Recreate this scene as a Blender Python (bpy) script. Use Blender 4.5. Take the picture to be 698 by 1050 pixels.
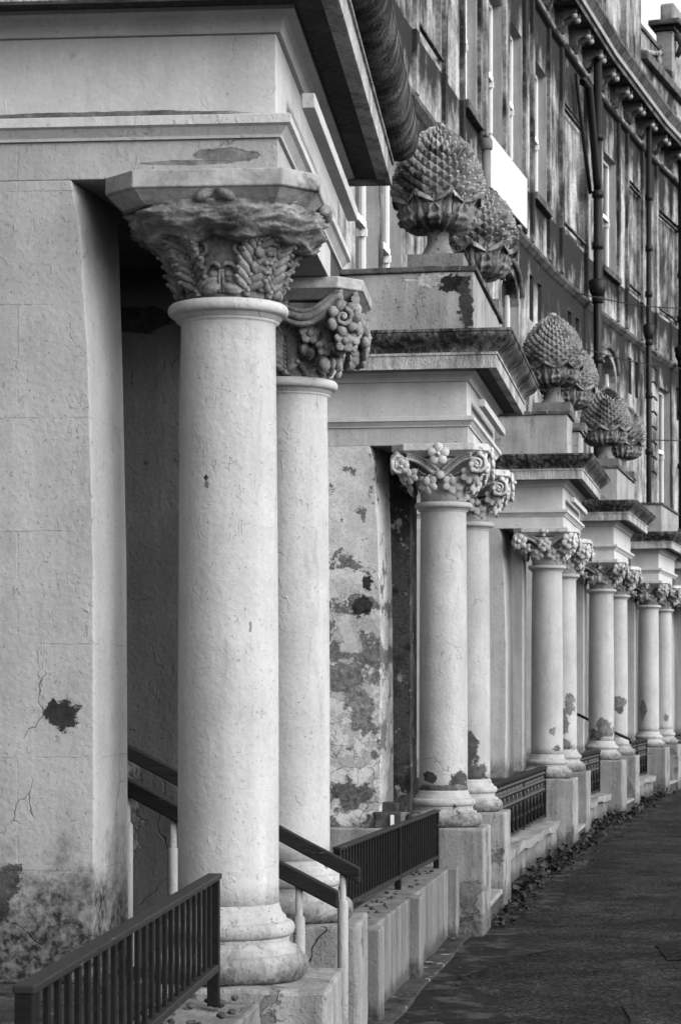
import bpy, math, random
from mathutils import Vector, Matrix, noise
random.seed(11)
R = math.radians
sc = bpy.context.scene
for o in list(bpy.data.objects): bpy.data.objects.remove(o)
COL = sc.collection
# ------------------------------------------------------------------ camera
EYE = 1.6
cam = bpy.data.cameras.new('camera'); cam.sensor_fit = 'VERTICAL'; cam.sensor_height = 36
cam.lens = 2330 / 1050 * 36; cam.shift_y = (703 - 525) / 1050; cam.clip_start = .1; cam.clip_end = 2000
cam.dof.use_dof = True; cam.dof.focus_distance = 9.5; cam.dof.aperture_fstop = 14
co = bpy.data.objects.new('camera', cam); COL.objects.link(co)
co.location = (0, 0, EYE); co.rotation_euler = (R(90), 0, 0); sc.camera = co
# ------------------------------------------------------------------ light: overcast, colourless (a black and white photograph)
SUN_EL, SUN_AZ = 30, 124          # azimuth measured from +Y (down the street) towards +X (the open street side)
w = bpy.data.worlds.new('World'); sc.world = w; w.use_nodes = True
nt = w.node_tree; bg = nt.nodes['Background']
sky = nt.nodes.new('ShaderNodeTexSky'); sky.sky_type = 'NISHITA'; sky.sun_disc = False
sky.sun_elevation = R(SUN_EL); sky.sun_rotation = R(SUN_AZ); sky.air_density = 1.6; sky.dust_density = 4
bw = nt.nodes.new('ShaderNodeRGBToBW'); nt.links.new(sky.outputs[0], bw.inputs[0]); nt.links.new(bw.outputs[0], bg.inputs[0])
bg.inputs[1].default_value = .15
sl = bpy.data.lights.new('sun', 'SUN'); sl.energy = 1.5; sl.angle = R(75); sl.color = (1, 1, 1)
so = bpy.data.objects.new('sun', sl); COL.objects.link(so)
d = Vector((math.sin(R(SUN_AZ)) * math.cos(R(SUN_EL)), math.cos(R(SUN_AZ)) * math.cos(R(SUN_EL)), math.sin(R(SUN_EL))))
so.rotation_euler = d.to_track_quat('Z', 'Y').to_euler()
vs = sc.view_settings; vs.view_transform = 'Standard'; vs.look = 'None'; vs.gamma = 1; vs.use_curve_mapping = False; vs.exposure = 1.3
sc.render.engine = 'CYCLES'
try: sc.cycles.use_denoising = True; sc.cycles.max_bounces = 6; sc.cycles.diffuse_bounces = 3
except Exception: pass

# ------------------------------------------------------------------ material helper (everything is grey)
class NT:
    def __init__(s, name):
        s.m = bpy.data.materials.new(name); s.m.use_nodes = True; s.t = s.m.node_tree
        s.b = s.t.nodes['Principled BSDF']; s.h = None
        s.tc = s.t.nodes.new('ShaderNodeTexCoord'); s.oi = s.t.nodes.new('ShaderNodeObjectInfo')
        s.P = s.tc.outputs['Object']
        r = s.vm('SCALE', (37., 17., 53.), None, s.oi.outputs['Random'])
        s.Q = s.vm('ADD', s.P, r)                                   # per object offset, so that repeats differ
    def lk(s, v, sock):
        if isinstance(v, (int, float)): sock.default_value = v
        elif isinstance(v, (tuple, list)): sock.default_value = v
        elif v is not None: s.t.links.new(v, sock)
    def vm(s, op, a, b=None, sc=None):
        n = s.t.nodes.new('ShaderNodeVectorMath'); n.operation = op
        s.lk(a, n.inputs[0]); s.lk(b, n.inputs[1])
        if sc is not None: s.lk(sc, n.inputs['Scale'])
        return n.outputs['Value' if op in ('LENGTH', 'DISTANCE') else 'Vector']
    def ma(s, op, a, b=0., c=None, clamp=False):
        n = s.t.nodes.new('ShaderNodeMath'); n.operation = op; n.use_clamp = clamp
        s.lk(a, n.inputs[0]); s.lk(b, n.inputs[1])
        if c is not None: s.lk(c, n.inputs[2])
        return n.outputs[0]
    def st(s, v, scale):                                             # stretch a vector
        return s.vm('MULTIPLY', v, scale)
    def noise(s, v, scale, detail=5., rough=.55, dist=0.):
        n = s.t.nodes.new('ShaderNodeTexNoise'); s.lk(v, n.inputs['Vector'])
        n.inputs['Scale'].default_value = scale; n.inputs['Detail'].default_value = detail
        n.inputs['Roughness'].default_value = rough; n.inputs['Distortion'].default_value = dist
        return n.outputs['Fac']
    def vor(s, v, scale, feat='DISTANCE_TO_EDGE'):
        n = s.t.nodes.new('ShaderNodeTexVoronoi'); n.feature = feat; s.lk(v, n.inputs['Vector'])
        n.inputs['Scale'].default_value = scale; return n.outputs['Distance']
    def warp(s, v, scale, amt):
        n = s.t.nodes.new('ShaderNodeTexNoise'); s.lk(v, n.inputs['Vector']); n.inputs['Scale'].default_value = scale
        n.inputs['Detail'].default_value = 4
        q = s.vm('SUBTRACT', n.outputs['Color'], (.5, .5, .5)); q = s.vm('SCALE', q, None, amt)
        return s.vm('ADD', v, q)
    def rng(s, v, a, b, lo=0., hi=1.):                                 # map range a..b to lo..hi, clamped
        n = s.t.nodes.new('ShaderNodeMapRange'); s.lk(v, n.inputs[0]); s.lk(a, n.inputs[1]); s.lk(b, n.inputs[2])
        s.lk(lo, n.inputs[3]); s.lk(hi, n.inputs[4]); return n.outputs[0]
    def mix(s, f, a, b):
        n = s.t.nodes.new('ShaderNodeMix'); n.data_type = 'FLOAT'; n.clamp_factor = True
        s.lk(f, n.inputs[0]); s.lk(a, n.inputs[2]); s.lk(b, n.inputs[3]); return n.outputs[0]
    def sep(s, v):
        n = s.t.nodes.new('ShaderNodeSeparateXYZ'); s.lk(v, n.inputs[0]); return n.outputs
    def spot(s, c, r, edge=.35, jag=.5, freq=9.):                      # mask of a ragged patch at c with radii r
        q = s.vm('DIVIDE', s.vm('SUBTRACT', s.P, c), r); l = s.vm('LENGTH', q); m = sorted(r)[:2]
        k = s.noise(s.st(s.vm('ADD', s.P, c), tuple(min(1., 3 * m[0] / x) for x in r)), .8 / m[0], 8, .68)
        l = s.ma('ADD', l, s.ma('MULTIPLY', s.ma('SUBTRACT', k, .5), 3.4 * jag))
        return s.rng(l, 1., 1. - edge, 0., 1.)
    def done(s, col, rough=.85, bump=None, strength=.4, dist=.01, spec=.08):
        c = s.t.nodes.new('ShaderNodeCombineColor')
        for i in range(3): s.lk(col, c.inputs[i])
        s.t.links.new(c.outputs[0], s.b.inputs['Base Color']); s.lk(rough, s.b.inputs['Roughness'])
        s.b.inputs['Specular IOR Level'].default_value = spec
        if bump is not None:
            n = s.t.nodes.new('ShaderNodeBump'); n.inputs['Strength'].default_value = strength
            n.inputs['Distance'].default_value = dist; s.lk(bump, n.inputs['Height'])
            s.t.links.new(n.outputs[0], s.b.inputs['Normal'])
        return s.m

def stucco(name, base=.5, mott=.16, cracks=.5, chips=.70, chipcol=.16, streak=.25, grime=0., grime_z=.69, grime_h=.5, spots=(), bump=.45,
           blister=1., joints=False, patches=None, patchcol=.3):
    n = NT(name); P, Q = n.P, n.Q
    big = n.noise(Q, 1.7, 8, .6); mid = n.noise(Q, 7, 6, .6); fine = n.noise(Q, 55, 4, .6)
    col = n.ma('MULTIPLY', n.rng(big, .25, .75, 1 - mott, 1 + mott * .6), base)
    col = n.ma('MULTIPLY', col, n.rng(mid, .25, .75, .9, 1.08)); col = n.ma('MULTIPLY', col, n.rng(fine, .3, .7, .94, 1.05))
    sv = n.noise(n.st(Q, (9, 9, .55)), 1., 6, .65)
    col = n.ma('MULTIPLY', col, n.rng(sv, .35, .62, 1 - streak, 1.))
    pit = n.rng(n.noise(Q, 95, 3, .6), .64, .70); col = n.ma('MULTIPLY', col, n.rng(pit, 0, 1, 1, .72))
    h = n.ma('ADD', n.ma('MULTIPLY', mid, .55), n.ma('SUBTRACT', n.ma('MULTIPLY', fine, .38), n.ma('MULTIPLY', pit, .25)))
    dr = n.rng(n.noise(n.st(n.warp(Q, 5, .06), (7, 7, .9)), 1.6, 8, .7), .57, .66); col = n.ma('MULTIPLY', col, n.rng(dr, 0, 1, 1, 1 - streak * .9))
    # blisters and lifted paint: short ragged vertical ridges
    bl = n.noise(n.warp(n.st(Q, (1, 1, .45)), 6, .08), 34, 4, .6); bm = n.rng(bl, .60, .64)
    bmk = n.rng(n.noise(Q, 3.1, 3), .48, .60)
    h = n.ma('ADD', h, n.ma('MULTIPLY', n.ma('MULTIPLY', bm, bmk), .45 * blister))
    if patches:
        pm = n.rng(n.noise(n.warp(Q, 5, .12), 2.6, 8, .62), patches, patches + .015)
        col = n.mix(pm, col, n.ma('MULTIPLY', patchcol, n.rng(mid, .3, .7, .6, 1.3))); h = n.ma('SUBTRACT', h, n.ma('MULTIPLY', pm, .6))
    if cracks:
        cv = n.vor(n.warp(n.warp(Q, 2.4, .4), 17, .045), 1.9); cm = n.rng(cv, .0, .007, 1, 0)
        cm = n.ma('MULTIPLY', cm, n.rng(n.noise(Q, 3.6, 5), .545, .60)); cm = n.ma('MULTIPLY', cm, cracks)
        col = n.mix(cm, col, chipcol * .6); h = n.ma('SUBTRACT', h, cm)
    if joints:
        br = n.t.nodes.new('ShaderNodeTexBrick'); v = n.sep(n.warp(P, 9, .012))
        cc = n.t.nodes.new('ShaderNodeCombineXYZ'); n.lk(v[0], cc.inputs[0]); n.lk(v[2], cc.inputs[1])
        n.t.links.new(cc.outputs[0], br.inputs['Vector']); br.inputs['Scale'].default_value = 1.
        br.inputs['Mortar Size'].default_value = .003; br.inputs['Brick Width'].default_value = .62; br.inputs['Row Height'].default_value = .345
        br.inputs['Mortar Smooth'].default_value = .3
        jm = n.ma('MULTIPLY', br.outputs['Fac'], n.rng(n.noise(Q, 5, 6), .47, .60))
        col = n.mix(n.ma('MULTIPLY', jm, .22), col, chipcol); h = n.ma('SUBTRACT', h, n.ma('MULTIPLY', jm, .5))
    nk = n.noise(n.warp(n.st(Q, (1, 1, .5)), 14, .04), 30, 4, .6); nm = n.ma('MULTIPLY', n.rng(nk, .665, .685), n.rng(n.noise(Q, 4, 3), .46, .56))
    col = n.mix(n.ma('MULTIPLY', nm, .55), col, chipcol); h = n.ma('SUBTRACT', h, n.ma('MULTIPLY', nm, .5))
    if chips < 1:
        ch = n.noise(n.st(Q, (1, 1, .6)), 13, 6, .62); m = n.rng(ch, chips, chips + .02)
        col = n.mix(m, col, n.ma('MULTIPLY', chipcol, n.rng(mid, .3, .7, .6, 1.4))); h = n.ma('SUBTRACT', h, m)
    for sp in spots:
        m = n.spot(sp[0], sp[1], edge=.12, jag=.9 if len(sp) < 4 else sp[3]); tone = n.rng(n.noise(Q, 24, 6, .7), .3, .7, .2, .9)
        col = n.mix(m, col, n.ma('MULTIPLY', sp[2], tone)); h = n.ma('SUBTRACT', h, n.ma('MULTIPLY', m, .9))
    if grime:
        z = n.sep(P)[2]; g = n.rng(z, grime_z, grime_z + grime_h, 1, 0)
        gm = n.rng(n.ma('ADD', n.noise(n.warp(Q, 4, .1), 6, 8, .68), n.ma('MULTIPLY', g, .62)), .64, .92, 0, grime); gm = n.ma('MULTIPLY', gm, n.rng(n.noise(Q, 38, 5, .7), .35, .6, .55, 1.1))
        col = n.mix(gm, col, .014)
    return n.done(col, n.rng(mid, .3, .7, .7, .92), h, bump * 1.5, .012)

def peel(name, base=.42, spots=()):
    """bare render, old paint, lichen: the badly peeled wall of the second porch"""
    n = NT(name); P, Q = n.P, n.Q
    a = n.noise(n.warp(Q, 4, .15), 3.2, 9, .68); b = n.noise(n.warp(Q, 8, .1), 9, 8, .7); f = n.noise(Q, 60, 4, .65)
    col = n.ma('MULTIPLY', base, n.rng(a, .3, .7, .72, 1.25)); col = n.ma('MULTIPLY', col, n.rng(f, .3, .7, .82, 1.15))
    zz = n.sep(P)[2]; up = n.rng(n.ma('ADD', zz, n.ma('MULTIPLY', a, .5)), 2.38, 2.62, 1, .0)
    m1 = n.ma('MULTIPLY', n.rng(b, .49, .51), n.rng(up, 0, 1, .12, .8)); col = n.mix(m1, col, n.ma('MULTIPLY', base * .62, n.rng(f, .3, .7, .7, 1.3)))
    m2 = n.rng(n.noise(n.warp(Q, 6, .14), 3.4, 9, .7), .585, .60)
    band = n.ma('MAXIMUM', n.ma('MAXIMUM', n.rng(n.ma('ABSOLUTE', n.ma('SUBTRACT', zz, 2.10)), .10, .0), n.rng(n.ma('ABSOLUTE', n.ma('SUBTRACT', zz, 1.80)), .12, .0)), n.rng(n.ma('ABSOLUTE', n.ma('SUBTRACT', zz, 1.35)), .08, .0, 0, .5))
    m2 = n.ma('MAXIMUM', m2, n.rng(n.ma('ADD', n.noise(n.warp(Q, 9, .08), 7.5, 9, .7), n.ma('MULTIPLY', band, .17)), .60, .61))
    col = n.mix(m2, col, n.ma('MULTIPLY', .08, n.rng(f, .3, .7, .5, 1.7)))
    h = n.ma('SUBTRACT', n.ma('MULTIPLY', f, .3), n.ma('ADD', n.ma('MULTIPLY', m1, .35), n.ma('MULTIPLY', m2, .6)))
    cv = n.rng(n.vor(n.warp(Q, 5, .2), 7), 0, .02, 1, 0); cm = n.ma('MULTIPLY', n.ma('MULTIPLY', cv, n.rng(n.noise(Q, 2.6, 3), .46, .55)), n.rng(zz, 1.25, 1.55, 1, .15))
    col = n.mix(n.ma('MULTIPLY', cm, .8), col, .06); h = n.ma('SUBTRACT', h, cm)
    for sp in spots:
        m = n.spot(sp[0], sp[1], edge=.15, jag=1.); col = n.mix(m, col, n.ma('MULTIPLY', sp[2], n.rng(n.noise(Q, 30, 6, .7), .3, .7, .15, 1.1)))
        h = n.ma('SUBTRACT', h, n.ma('MULTIPLY', m, .5))
    return n.done(col, .88, h, .7, .015)

def stone(name, base=.2, var=.5, scale=9, black=0., bump=.7, dist=.012, lich=0.):
    n = NT(name); Q = n.Q
    a = n.noise(Q, scale, 8, .65); f = n.noise(Q, scale * 7, 5, .6)
    col = n.ma('MULTIPLY', base, n.rng(a, .3, .7, 1 - var, 1 + var)); col = n.ma('MULTIPLY', col, n.rng(f, .3, .7, .75, 1.2))
    if black:
        m = n.rng(n.noise(n.warp(Q, 5, .1), scale * .45, 8, .65), .62 - black * .3, .70 - black * .3); col = n.mix(m, col, n.ma('MULTIPLY', .03, n.rng(f, .3, .7, .6, 1.6)))
    if lich:
        m = n.rng(n.noise(Q, scale * 1.4, 7, .7), .60, .64); col = n.mix(n.ma('MULTIPLY', m, lich), col, .5)
    h = n.ma('ADD', n.ma('MULTIPLY', a, .6), n.ma('MULTIPLY', f, .35))
    return n.done(col, .9, h, bump, dist, .08)

def algae(name, base=.3, dark=.02, freq=26., amount=.5):
    """black algae runs down the weathered top mouldings of the cornices"""
    n = NT(name); Q = n.Q
    v = n.warp(Q, 7, .05); s = n.noise(n.st(v, (1, 1, .12)), freq, 5, .7); b = n.noise(Q, 4, 6, .6); f = n.noise(Q, 70, 3, .6)
    m = n.rng(n.ma('ADD', n.ma('MULTIPLY', s, .7), n.ma('MULTIPLY', b, .5)), .52 + (.5 - amount) * .3, .72 + (.5 - amount) * .3)
    col = n.mix(m, dark, n.ma('MULTIPLY', base, n.rng(f, .3, .7, .75, 1.2)))
    return n.done(col, .8, n.ma('ADD', s, n.ma('MULTIPLY', f, .3)), .9, .03)

def facade_mat(name, base=.36, dark=.05, amount=.5, seed=0.):
    n = NT(name); Q = n.vm('ADD', n.Q, (seed, seed * 2, seed * 3))
    s = n.noise(n.st(n.warp(Q, 1.5, .35), (1, 2.2, .55)), 1.0, 9, .66); s2 = n.noise(n.st(n.warp(Q, 3, .2), (1, 5, .7)), 1.1, 8, .7); b = n.noise(n.warp(Q, 1., .5), 1.1, 9, .68); f = n.noise(Q, 22, 6, .7)
    k = n.ma('ADD', n.ma('MULTIPLY', s, .45), n.ma('ADD', n.ma('MULTIPLY', s2, .18), n.ma('MULTIPLY', b, .42)))
    z = n.sep(n.P)[2]
    def below(z1, run): return n.ma('MULTIPLY', n.rng(z, z1 - run, z1, 0, 1), n.ma('LESS_THAN', z, z1))
    ledge_dark = n.ma('MAXIMUM', n.ma('MAXIMUM', below(12.25, 1.0), below(8.3, .9)), below(9.2, .7))  # darker below the string courses and the upper sills
    k = n.ma('SUBTRACT', k, n.ma('MULTIPLY', ledge_dark, .13))
    m = n.rng(k, .47 + (amount - .5) * .25, .61 + (amount - .5) * .25)
    col = n.mix(m, dark, n.ma('MULTIPLY', base, n.rng(b, .3, .7, .7, 1.2))); col = n.ma('MULTIPLY', col, n.rng(f, .35, .65, .6, 1.35))
    return n.done(col, .9, n.ma('ADD', b, n.ma('MULTIPLY', f, .4)), .4, .02)

def asphalt(name, mul=1.):
    n = NT(name); P = n.P
    a = n.noise(n.warp(P, .8, .5), .7, 8, .7); r = n.noise(n.warp(P, 2, .3), 3.2, 10, .8); r2 = n.vor(n.warp(P, 14, .05), 30, 'F1'); f = n.noise(P, 48, 6, .85); g = n.vor(P, 60, 'F1')
    col = n.ma('MULTIPLY', .0165 * mul, n.rng(a, .38, .62, .5, 1.7)); col = n.ma('MULTIPLY', col, n.rng(r, .40, .62, .45, 1.6)); col = n.ma('MULTIPLY', col, n.rng(r2, .15, .75, 1.35, .5)); col = n.ma('MULTIPLY', col, n.rng(f, .40, .60, .2, 2.0))
    lt = n.rng(n.noise(P, 34, 4, .7), .655, .68); col = n.mix(n.ma('MULTIPLY', lt, .8), col, .16)
    cr = n.rng(n.vor(n.warp(P, 2, .5), .6), 0, .008, 1, 0); col = n.mix(n.ma('MULTIPLY', cr, n.rng(a, .45, .55)), col, .012)
    h = n.ma('ADD', n.ma('MULTIPLY', f, .6), n.ma('ADD', n.ma('MULTIPLY', g, .3), n.ma('MULTIPLY', r2, .9)))
    return n.done(col, n.rng(r, .3, .7, .62, .9), h, 1., .02, .04)

def plain(name, col, rough=.6, var=.3, scale=30, bump=.3, spec=.14, wear=0., wearcol=.2, stretch=(1, 1, 1)):
    n = NT(name); a = n.noise(n.st(n.Q, stretch), scale, 6, .65); c = n.ma('MULTIPLY', col, n.rng(a, .3, .7, 1 - var, 1 + var))
    if wear:
        m = n.rng(n.noise(n.st(n.Q, stretch), scale * .6, 7, .7), .70 - wear * .2, .73 - wear * .2); c = n.mix(m, c, wearcol)
    return n.done(c, rough, a, bump, .004, spec)

M = {}
M['render1'] = stucco('render_first', base=.25, mott=.2, cracks=.5, chips=.8, joints=True, blister=.8, streak=.12, grime=.95, grime_z=.66, grime_h=.62,
    spots=[((-.475, -.2, 1.515), (.062, .6, .045), .03, .8), ((-.80, -.2, 1.0), (.16, .6, .14), .09), ((.02, -.2, 3.205), (.10, .6, .022), .19, .5), ((-.10, -.2, 3.185), (.14, .6, .008), .22, .5)])
M['render'] = stucco('render', base=.28, mott=.16, cracks=.3, chips=.8, streak=.2, grime=.6, grime_h=.25)
M['paint'] = stucco('painted_column', base=.30, mott=.16, cracks=0, chips=.74, chipcol=.16, streak=.16, blister=.8, bump=.4)
M['paint1'] = stucco('painted_column_first', base=.30, mott=.16, cracks=0, chips=.74, chipcol=.16, streak=.16, blister=.8, bump=.4,
    spots=[((-.05, -.15, 2.236), (.010, .06, .010), .03), ((-.047, -.15, 2.215), (.007, .06, .014), .16), ((.085, -.13, 1.78), (.004, .05, .016), .2)])
M['base'] = stucco('column_base_paint', base=.25, mott=.25, cracks=.5, chips=.68, chipcol=.05, streak=.2, grime=.75, grime_z=.68, grime_h=.16, bump=.6, patches=.66, patchcol=.13)
M['paint2'] = stucco('peeling_column', base=.28, mott=.2, cracks=.3, chips=.715, chipcol=.13, streak=.15, bump=.5, blister=1.1,
    spots=[((.11, -.11, .99), (.06, .2, .06), .06), ((-.07, -.15, 1.01), (.045, .2, .035), .06), ((.02, -.15, .93), (.22, .3, .035), .2)])
M['paint2b'] = stucco('peeling_column_rear', base=.26, mott=.2, cracks=.3, chips=.715, chipcol=.13, streak=.15, bump=.5,
    spots=[((-.02, -.1, 1.13), (.10, .3, .17), .07, .6), ((.05, -.1, .93), (.09, .3, .10), .09)])
ST3 = [[((.06, -.14, 1.15), (.03, .2, .04), .2), ((.10, -.12, .98), (.03, .2, .03), .16)], [((.02, -.14, 1.22), (.07, .3, .16), .13, .8), ((.09, -.10, 1.42), (.05, .3, .12), .15, .8), ((.03, -.1, .98), (.10, .3, .06), .15)],
    [((.05, -.14, 1.08), (.11, .3, .12), .15, .8), ((-.05, -.14, 1.0), (.10, .3, .06), .12)], [((.02, -.14, 1.36), (.13, .3, .10), .14, .6), ((.06, -.12, 1.28), (.06, .3, .05), .08)], [((-.06, -.14, 1.25), (.05, .3, .14), .16, .7)], [((.08, -.1, 1.1), (.05, .3, .05), .17)]]
for k_, sp_ in enumerate(ST3): M['paint3%d' % k_] = stucco('stained_column_%s' % 'abcdef'[k_], base=.27, mott=.2, cracks=.1, chips=.76, chipcol=.14, streak=.15, spots=sp_)
M['ent'] = stucco('entablature_paint', base=.34, mott=.14, cracks=.2, chips=.765, chipcol=.17, streak=.12, bump=.35)
M['ent1'] = stucco('entablature_paint_first', base=.34, mott=.16, cracks=.2, chips=.745, chipcol=.17, streak=.12, bump=.35,
    spots=[((-.35, -.2, 3.334), (.44, .6, .014), .15, .35)])
M['soffit'] = stone('soffit_shaded_stone', .04, .5, 6, .45)  # near-black colour stands in for the shade under cornice and ceiling
M['pier'] = stucco('pier_render', base=.20, mott=.3, cracks=.85, chips=.69, chipcol=.05, streak=.4, grime=.75, grime_z=0, grime_h=.3, bump=.7, patches=.60, patchcol=.10)
M['plinth'] = stucco('plinth_render', base=.18, mott=.28, cracks=.6, chips=.74, streak=.35, grime=.7, grime_z=0, grime_h=.3)
M['foot'] = stone('mortar_footing', .03, .9, 6, .45, 1., .02, lich=.35)
M['ironlat'] = plain('cast_iron', .007, .45, .6, 30, .6, .35, .2, .03)
M['plinthdark'] = stucco('plinth_render_darkened', base=.05, mott=.4, cracks=.5, chips=.74, streak=.4, grime=.7, grime_z=0, grime_h=.5)  # darkened in colour to stand in for the black basement area behind railings
M['dwarf'] = stucco('dwarf_wall_render', base=.135, mott=.3, cracks=.6, chips=.77, streak=.45, grime=.8, grime_z=0, grime_h=.16, bump=.5)
M['peel'] = peel('peeling_wall', .34, spots=[((-.50, -.2, 2.10), (.06, .6, .07), .03), ((-.47, -.2, 2.26), (.03, .6, .05), .03), ((-.62, -.2, .92), (.16, .6, .12), .10), ((-.66, -.2, 1.66), (.26, .6, .10), .16, .9), ((-.52, -.2, 1.45), (.10, .6, .16), .20)])
M['jamb'] = peel('peeling_jamb', .3)
M['inside'] = stucco('porch_inside_shaded', base=.05, mott=.35, cracks=.5, chips=.70, chipcol=.02, streak=.3, bump=.5,
    spots=[((-.72, 1.58, 1.25), (.22, 3, .20), .12), ((-.66, 1.58, 1.0), (.10, 3, .14), .15), ((-.70, 1.58, 1.12), (.05, 3, .05), .02), ((-.76, 1.58, .85), (.10, 3, .12), .12), ((-.70, 1.58, 3.0), (.30, 3, .05), .02)])  # base darkened to paint the shade of the porch interior
M['insidedark'] = stone('porch_inside_deep_shade', .013, .6, 7, .5, lich=.22)  # far wall of the second porch, its shade painted nearly black
M['oldcap'] = stone('eroded_stone', .125, .6, 11, .12, 1., .016)
M['oldcap2'] = stone('blackened_stone', .16, .6, 13, .16, .9, .012)
M['abacus'] = stone('abacus_stone', .21, .3, 6, .12, .6, .008)
M['cap'] = stone('painted_carving', .30, .25, 15, .10, .5, .007)
M['cap_dark'] = stone('sooty_carving', .22, .45, 15, .30, .6, .008)
M['algae'] = algae('cornice_algae', .17, .018, 26, .42)
M['algae1'] = algae('gutter_algae', .10, .012, 15, .45)
M['corona'] = algae('corona_stain', .30, .06, 9, .72)
M['block'] = stucco('parapet_render', base=.24, mott=.4, cracks=.7, chips=.70, chipcol=.05, streak=.3, bump=.6, patches=.60, patchcol=.16)
M['block2'] = stucco('parapet_render_broken', base=.24, mott=.4, cracks=.5, chips=.70, chipcol=.05, streak=.3, bump=.6, patches=.63, patchcol=.16,
    spots=[((-.02, -.19, 4.20), (.20, .1, .05), .42), ((.09, -.19, 4.17), (.09, .12, .06), .02), ((.16, -.19, 4.05), (.05, .1, .16), .05)])
M['slab'] = stone('slab_stone', .06, .6, 9, .4, 1., .012, lich=.5)
M['cone'] = stone('finial_stone', .18, .6, 8, .36, .6, .008)
M['bowl'] = stone('finial_leaf_stone', .13, .5, 8, .38, .7, .008, lich=.25)
M['stem'] = stucco('finial_stem_render', base=.13, mott=.4, chips=.62, chipcol=.04, cracks=.4, bump=.7)
M['iron'] = plain('black_iron', .005, .55, .5, 40, .4, .10, .25, .03)
M['ironrail'] = plain('grey_black_rail', .008, .6, .4, 60, .3, .2, .35, .07, (1, .2, 1))
M['timber'] = plain('dark_timber', .006, .6, .5, 26, .8, .14, .35, .07, (.25, 2, 2))
M['tube'] = stucco('painted_tube', base=.26, mott=.2, cracks=0, chips=.66, chipcol=.05, streak=.3)
M['asphalt'] = asphalt('asphalt')
M['verge'] = stone('dark_verge', .0085, .8, 9, .35, 1., .02, lich=.03)  # dark ground strip along the foot of the low walls
M['soil'] = stone('mossy_soil', .028, .8, 14, .5, 1., .03, lich=.12)
M['floor'] = stone('floor_slab', .12, .35, 5, .1, .4)
M['stepdark'] = stone('step_riser', .035, .6, 8, .5, .8)
M['step'] = stucco('step_paint', base=.19, mott=.2, chips=.7, cracks=.3)
M['fac'] = [facade_mat('facade_render', .26, .016, a, i * 7.) for i, a in enumerate((.41, .46, .51))]
M['trim'] = facade_mat('facade_trim', .24, .016, .50, 40.)
M['cornice'] = stone('facade_cornice', .07, .6, 5, .42, .6, .02)
M['reveal'] = stucco('reveal_paint', base=.22, mott=.2, cracks=.1, chips=.8, streak=.25)
M['frame'] = plain('white_frame', .55, .5, .06, 10, .1)
M['pipe'] = plain('black_pipe', .006, .5, .4, 12, .3)
M['board'] = plain('white_board', .40, .5, .04, 3, .05)
M['pipegrey'] = stucco('grey_pipe', base=.12, mott=.4, cracks=0, chips=.68, chipcol=.05)
M['door'] = plain('dark_door', .03, .4, .2, 10, .1)
M['leafd'] = plain('weed_leaf', .022, .6, .6, 9, .2)
M['rubble'] = stone('rubble_stone', .04, .8, 10, .3, 1., .02, lich=.2)
M['brick'] = stone('old_block', .04, .5, 14, .3, .9, .01)
M['paper'] = plain('white_paper', .45, .7, .1, 20, .2)
M['pots'] = stone('chimney_stone', .16, .4, 4, .25, .6)
g = NT('window_glass'); M['glass'] = g.done(.02, .06, None, spec=.6)
M['blind'] = plain('pale_blind', .42, .7, .08, 4, .05)

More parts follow.
